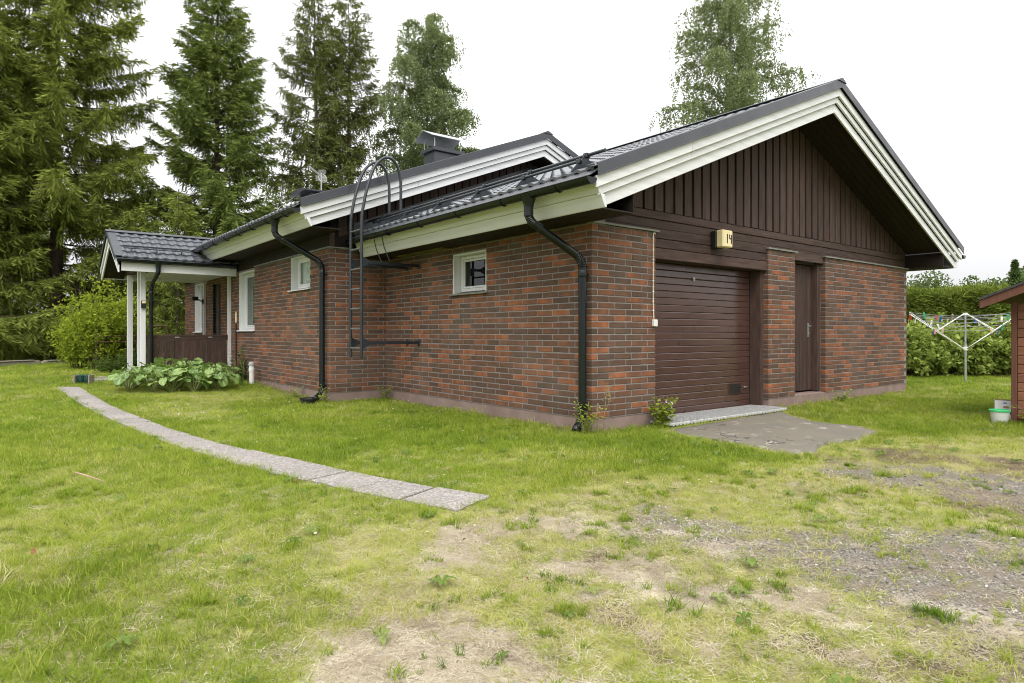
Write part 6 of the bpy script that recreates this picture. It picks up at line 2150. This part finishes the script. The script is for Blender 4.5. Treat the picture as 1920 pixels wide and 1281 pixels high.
def build_gravel():
    rg = np.random.default_rng(42)
    k = NT('gravel_stone')
    a = k.attr('tint', 'INSTANCER').outputs['Fac']
    c = k.ramp(a, [(0, (0.075, 0.069, 0.06)), (0.4, (0.185, 0.172, 0.154)), (0.7, (0.31, 0.29, 0.262)), (0.88, (0.43, 0.405, 0.378)), (1, (0.66, 0.625, 0.60))])
    c = k.mix(k.rng(k.noise(k.coord('Object'), 60, 3), 0.4, 0.7, 0, 0.4), c, (0.22, 0.19, 0.16))
    mat = k.pbr(c, 0.8, 0, None, 0.25)
    pr = []
    for i in range(5):
        r_ = np.random.default_rng(900+i)
        v = []
        f = []
        # squashed, dented octahedron-sphere
        base = [(1, 0, 0), (-1, 0, 0), (0, 1, 0), (0, -1, 0), (0, 0, 1), (0, 0, -1)]
        tr = [(0, 2, 4), (2, 1, 4), (1, 3, 4), (3, 0, 4), (2, 0, 5), (1, 2, 5), (3, 1, 5), (0, 3, 5)]
        v = [np.array(b, float) for b in base]; cache = {}
        def midp(a_, b_):
            key = (min(a_, b_), max(a_, b_))
            if key not in cache:
                cache[key] = len(v); v.append((v[a_]+v[b_])/np.linalg.norm(v[a_]+v[b_]))
            return cache[key]
        for (p, q, s_) in tr:
            pq, qs, sp = midp(p, q), midp(q, s_), midp(s_, p)
            f += [(p, pq, sp), (pq, q, qs), (sp, qs, s_), (pq, qs, sp)]
        sc = np.array([1, r_.uniform(0.6, 0.95), r_.uniform(0.4, 0.7)])*0.01
        V = [q*sc*r_.uniform(0.78, 1.15) for q in v]
        pr.append(mesh_obj('stone%d' % i, V, f, mat))
    x, y, r = sample(1.4, 10, 2600, rg)
    ok = free(x, y); x, y, r = x[ok], y[ok], r[ok]
    b, d, g, s_ = zones(x, y)
    p = g*0.85*smooth01(0.30, 0.55, vnoise(x, y, 3.2, 3, 41)+0.1)*smooth01(11, 4, r)+s_*0.05+b*0.016+d*0.012
    ok = rg.random(len(x)) < p
    x, y, r = x[ok], y[ok], r[ok]; n = len(x)
    big = rg.random(n)
    sc = (0.25+0.65*rg.random(n)**2+np.where(big > 0.98, 1.3*rg.random(n), 0))
    P_ = np.stack([x, y, gz(x, y)+0.003*sc], 1)
    tint = rg.beta(2, 2.2, n)
    pale = np.exp(-((x+2.0)/0.5)**2-((y+2.4)/0.35)**2)
    tint = np.clip(tint+pale*0.4, 0, 1)
    scatter('gravel', 'loose grey gravel on the worn driveway', pr, P_, rg.integers(0, 5, n), np.stack([rg.normal(0, 0.3, n), rg.normal(0, 0.3, n), rg.random(n)*6.283], 1), np.stack([sc]*3, 1), tint)
build_gravel()

def build_clover():
    rg = np.random.default_rng(61)
    k = NT('clover_head')
    mat = k.pbr(k.mix(k.n('ObjectInfo').outputs['Random'], (0.74, 0.70, 0.62), (0.70, 0.56, 0.54)), 0.8)
    m = MB()
    for i in range(26):
        d = unit(rg.normal(size=(1, 3)))[0]; d[2] = abs(d[2])*0.9
        c = np.array([0, 0, 0.055])
        s_ = np.cross(d, [0.3, 0.1, 1.0]); s_ = s_/np.linalg.norm(s_)*0.0025
        m.add([c-s_, c+s_, c+d*0.0085], [(0, 1, 2)])
    a = m.obj('clover_a', mat)
    x, y, r = sample(3.5, 15, 7.0, rg)
    ok = free(x, y, 0.03) & (vnoise(x, y, 0.9, 3, 51) > 0.50) & (x > -3.9) & (x < 0)
    x, y, r = x[ok], y[ok], r[ok]; n = len(x)
    sc = rg.uniform(0.8, 1.25, n)*np.where(r > 8, 1.35, 1.0)
    scatter('clover_flower', 'small white clover flowers dotted over the lawn', [a], np.stack([x, y, gz(x, y)], 1), np.zeros(n, int), np.stack([rg.normal(0, 0.1, n), rg.normal(0, 0.1, n), rg.random(n)*6.283], 1), np.stack([sc]*3, 1), np.zeros(n))
    # broad-leaved rosettes (plantain, dandelion)
    lm = grass_mat('rosette_leaf', [(0, (0.09, 0.15, 0.03)), (0.5, (0.17, 0.25, 0.06)), (1, (0.30, 0.34, 0.12))])
    pr = []
    for i in range(3):
        r_ = np.random.default_rng(950+i)
        vs = []; fs = []
        for j in range(11):
            a_ = j*2.399+r_.normal(0, 0.2); L_ = r_.uniform(0.05, 0.10)
            d = np.array([math.cos(a_), math.sin(a_), 0]); s_ = np.array([-d[1], d[0], 0]); kx = len(vs)
            for q, wq in ((0.08, 0.12), (0.35, 0.55), (0.65, 1.0), (0.88, 0.7)):
                c = d*L_*q+np.array([0, 0, 0.035*math.sin(q*2.6)*r_.uniform(0.7, 1.2)+0.004])
                wv = s_*L_*0.17*wq*r_.uniform(0.8, 1.2)
                vs += [c-wv, c+wv]
            vs.append(d*L_+np.array([0, 0, 0.010]))
            fs += [(kx, kx+1, kx+3, kx+2), (kx+2, kx+3, kx+5, kx+4), (kx+4, kx+5, kx+7, kx+6), (kx+6, kx+7, kx+8)]
        pr.append(mesh_obj('rosette%d' % i, vs, fs, lm, None, True))
    x, y, r = sample(1.5, 8, 4.2, rg)
    ok = free(x, y) & (vnoise(x, y, 1.3, 3, 53) > 0.42); x, y, r = x[ok], y[ok], r[ok]
    b, d, g, s_ = zones(x, y)
    ok = rg.random(len(x)) > g*0.9
    x, y = x[ok], y[ok]; n = len(x)
    sc = rg.uniform(0.30, 0.75, n)
    scatter('broadleaf_weed', 'flat broad-leaved weeds growing in the lawn', pr, np.stack([x, y, gz(x, y)+0.012], 1), rg.integers(0, 3, n), np.stack([rg.normal(0, 0.1, n), rg.normal(0, 0.1, n), rg.random(n)*6.283], 1), np.stack([sc]*3, 1), np.clip(rg.normal(0.45, 0.2, n), 0, 1))
build_clover()

def build_dead_leaves():
    rg = np.random.default_rng(88)
    lm = grass_mat('dead_leaf', [(0, (0.16, 0.055, 0.03)), (0.5, (0.34, 0.17, 0.08)), (1, (0.50, 0.36, 0.20))])
    vs = []; fs = []
    for a in range(8):
        q = a/8*6.283
        vs.append((0.028*math.cos(q), 0.016*math.sin(q), 0.006*math.cos(2*q)+0.004))
    vs.append((0, 0, 0))
    fs = [(8, a, (a+1) % 8) for a in range(8)]
    o = mesh_obj('dead_leaf_a', vs, fs, lm, None, True)
    x, y, r = sample(1.5, 9, 0.45, rg)
    ok = free(x, y); x, y = x[ok], y[ok]; n = len(x)
    sc = rg.uniform(0.3, 0.7, n)
    scatter('dead_leaf', 'few brown fallen leaves on the lawn', [o], np.stack([x, y, gz(x, y)+0.035], 1), np.zeros(n, int), np.stack([rg.normal(0, 0.4, n), rg.normal(0, 0.4, n), rg.random(n)*6.283], 1), np.stack([sc]*3, 1), rg.random(n))
build_dead_leaves()

# fallen twig on the lawn
tw = MB().tube([(-4.76, 0.78, -0.095), (-4.74, 0.62, -0.08), (-4.68, 0.44, -0.085), (-4.62, 0.28, -0.095)], [0.006, 0.005, 0.004, 0.002], 6).obj('fallen_twig', surf('pink_stalk', (0.38, 0.22, 0.17), (0.50, 0.34, 0.27), 9, 0.7), None, True)
tag(tw, 'thin pinkish fallen stalk lying on the left lawn', 'twig')
# orange marigolds at the edge of the border
def marigold():
    rg = np.random.default_rng(15)
    om = surf('orange_petal', (0.70, 0.33, 0.03), (0.80, 0.46, 0.05), 8, 0.6)
    for i, (px, d_, lab) in enumerate(((122, 19.5, 'yellow flower by the timber edging at the left'), (187, 18.5, 'yellow flower left of the knee-high shrub'), (232, 16.5, 'yellow flower below the light green bush near the porch post'), (208, 17.0, 'yellow flower in the middle of the border below the light green bush'))):
        p = spot(px, d_); p[2] = 0.03
        t = thing('yellow_flower', p, lab, 'flower', 'yellow flowers along the border')
        MB().tube([p, p+(0, 0, 0.30)], 0.006, 5).obj('stem', 'twig', t, True)
        m = MB()
        for a in np.linspace(0, 6.283, 9)[:-1]:
            c = p+np.array([0, 0, 0.30]); d = np.array([math.cos(a), math.sin(a), 0.35]); s_ = np.array([-math.sin(a), math.cos(a), 0])*0.016
            m.add([c, c+d*0.03+s_, c+d*0.06, c+d*0.03-s_], [(0, 1, 2, 3)])
        m.obj('petal', om, t)
marigold()
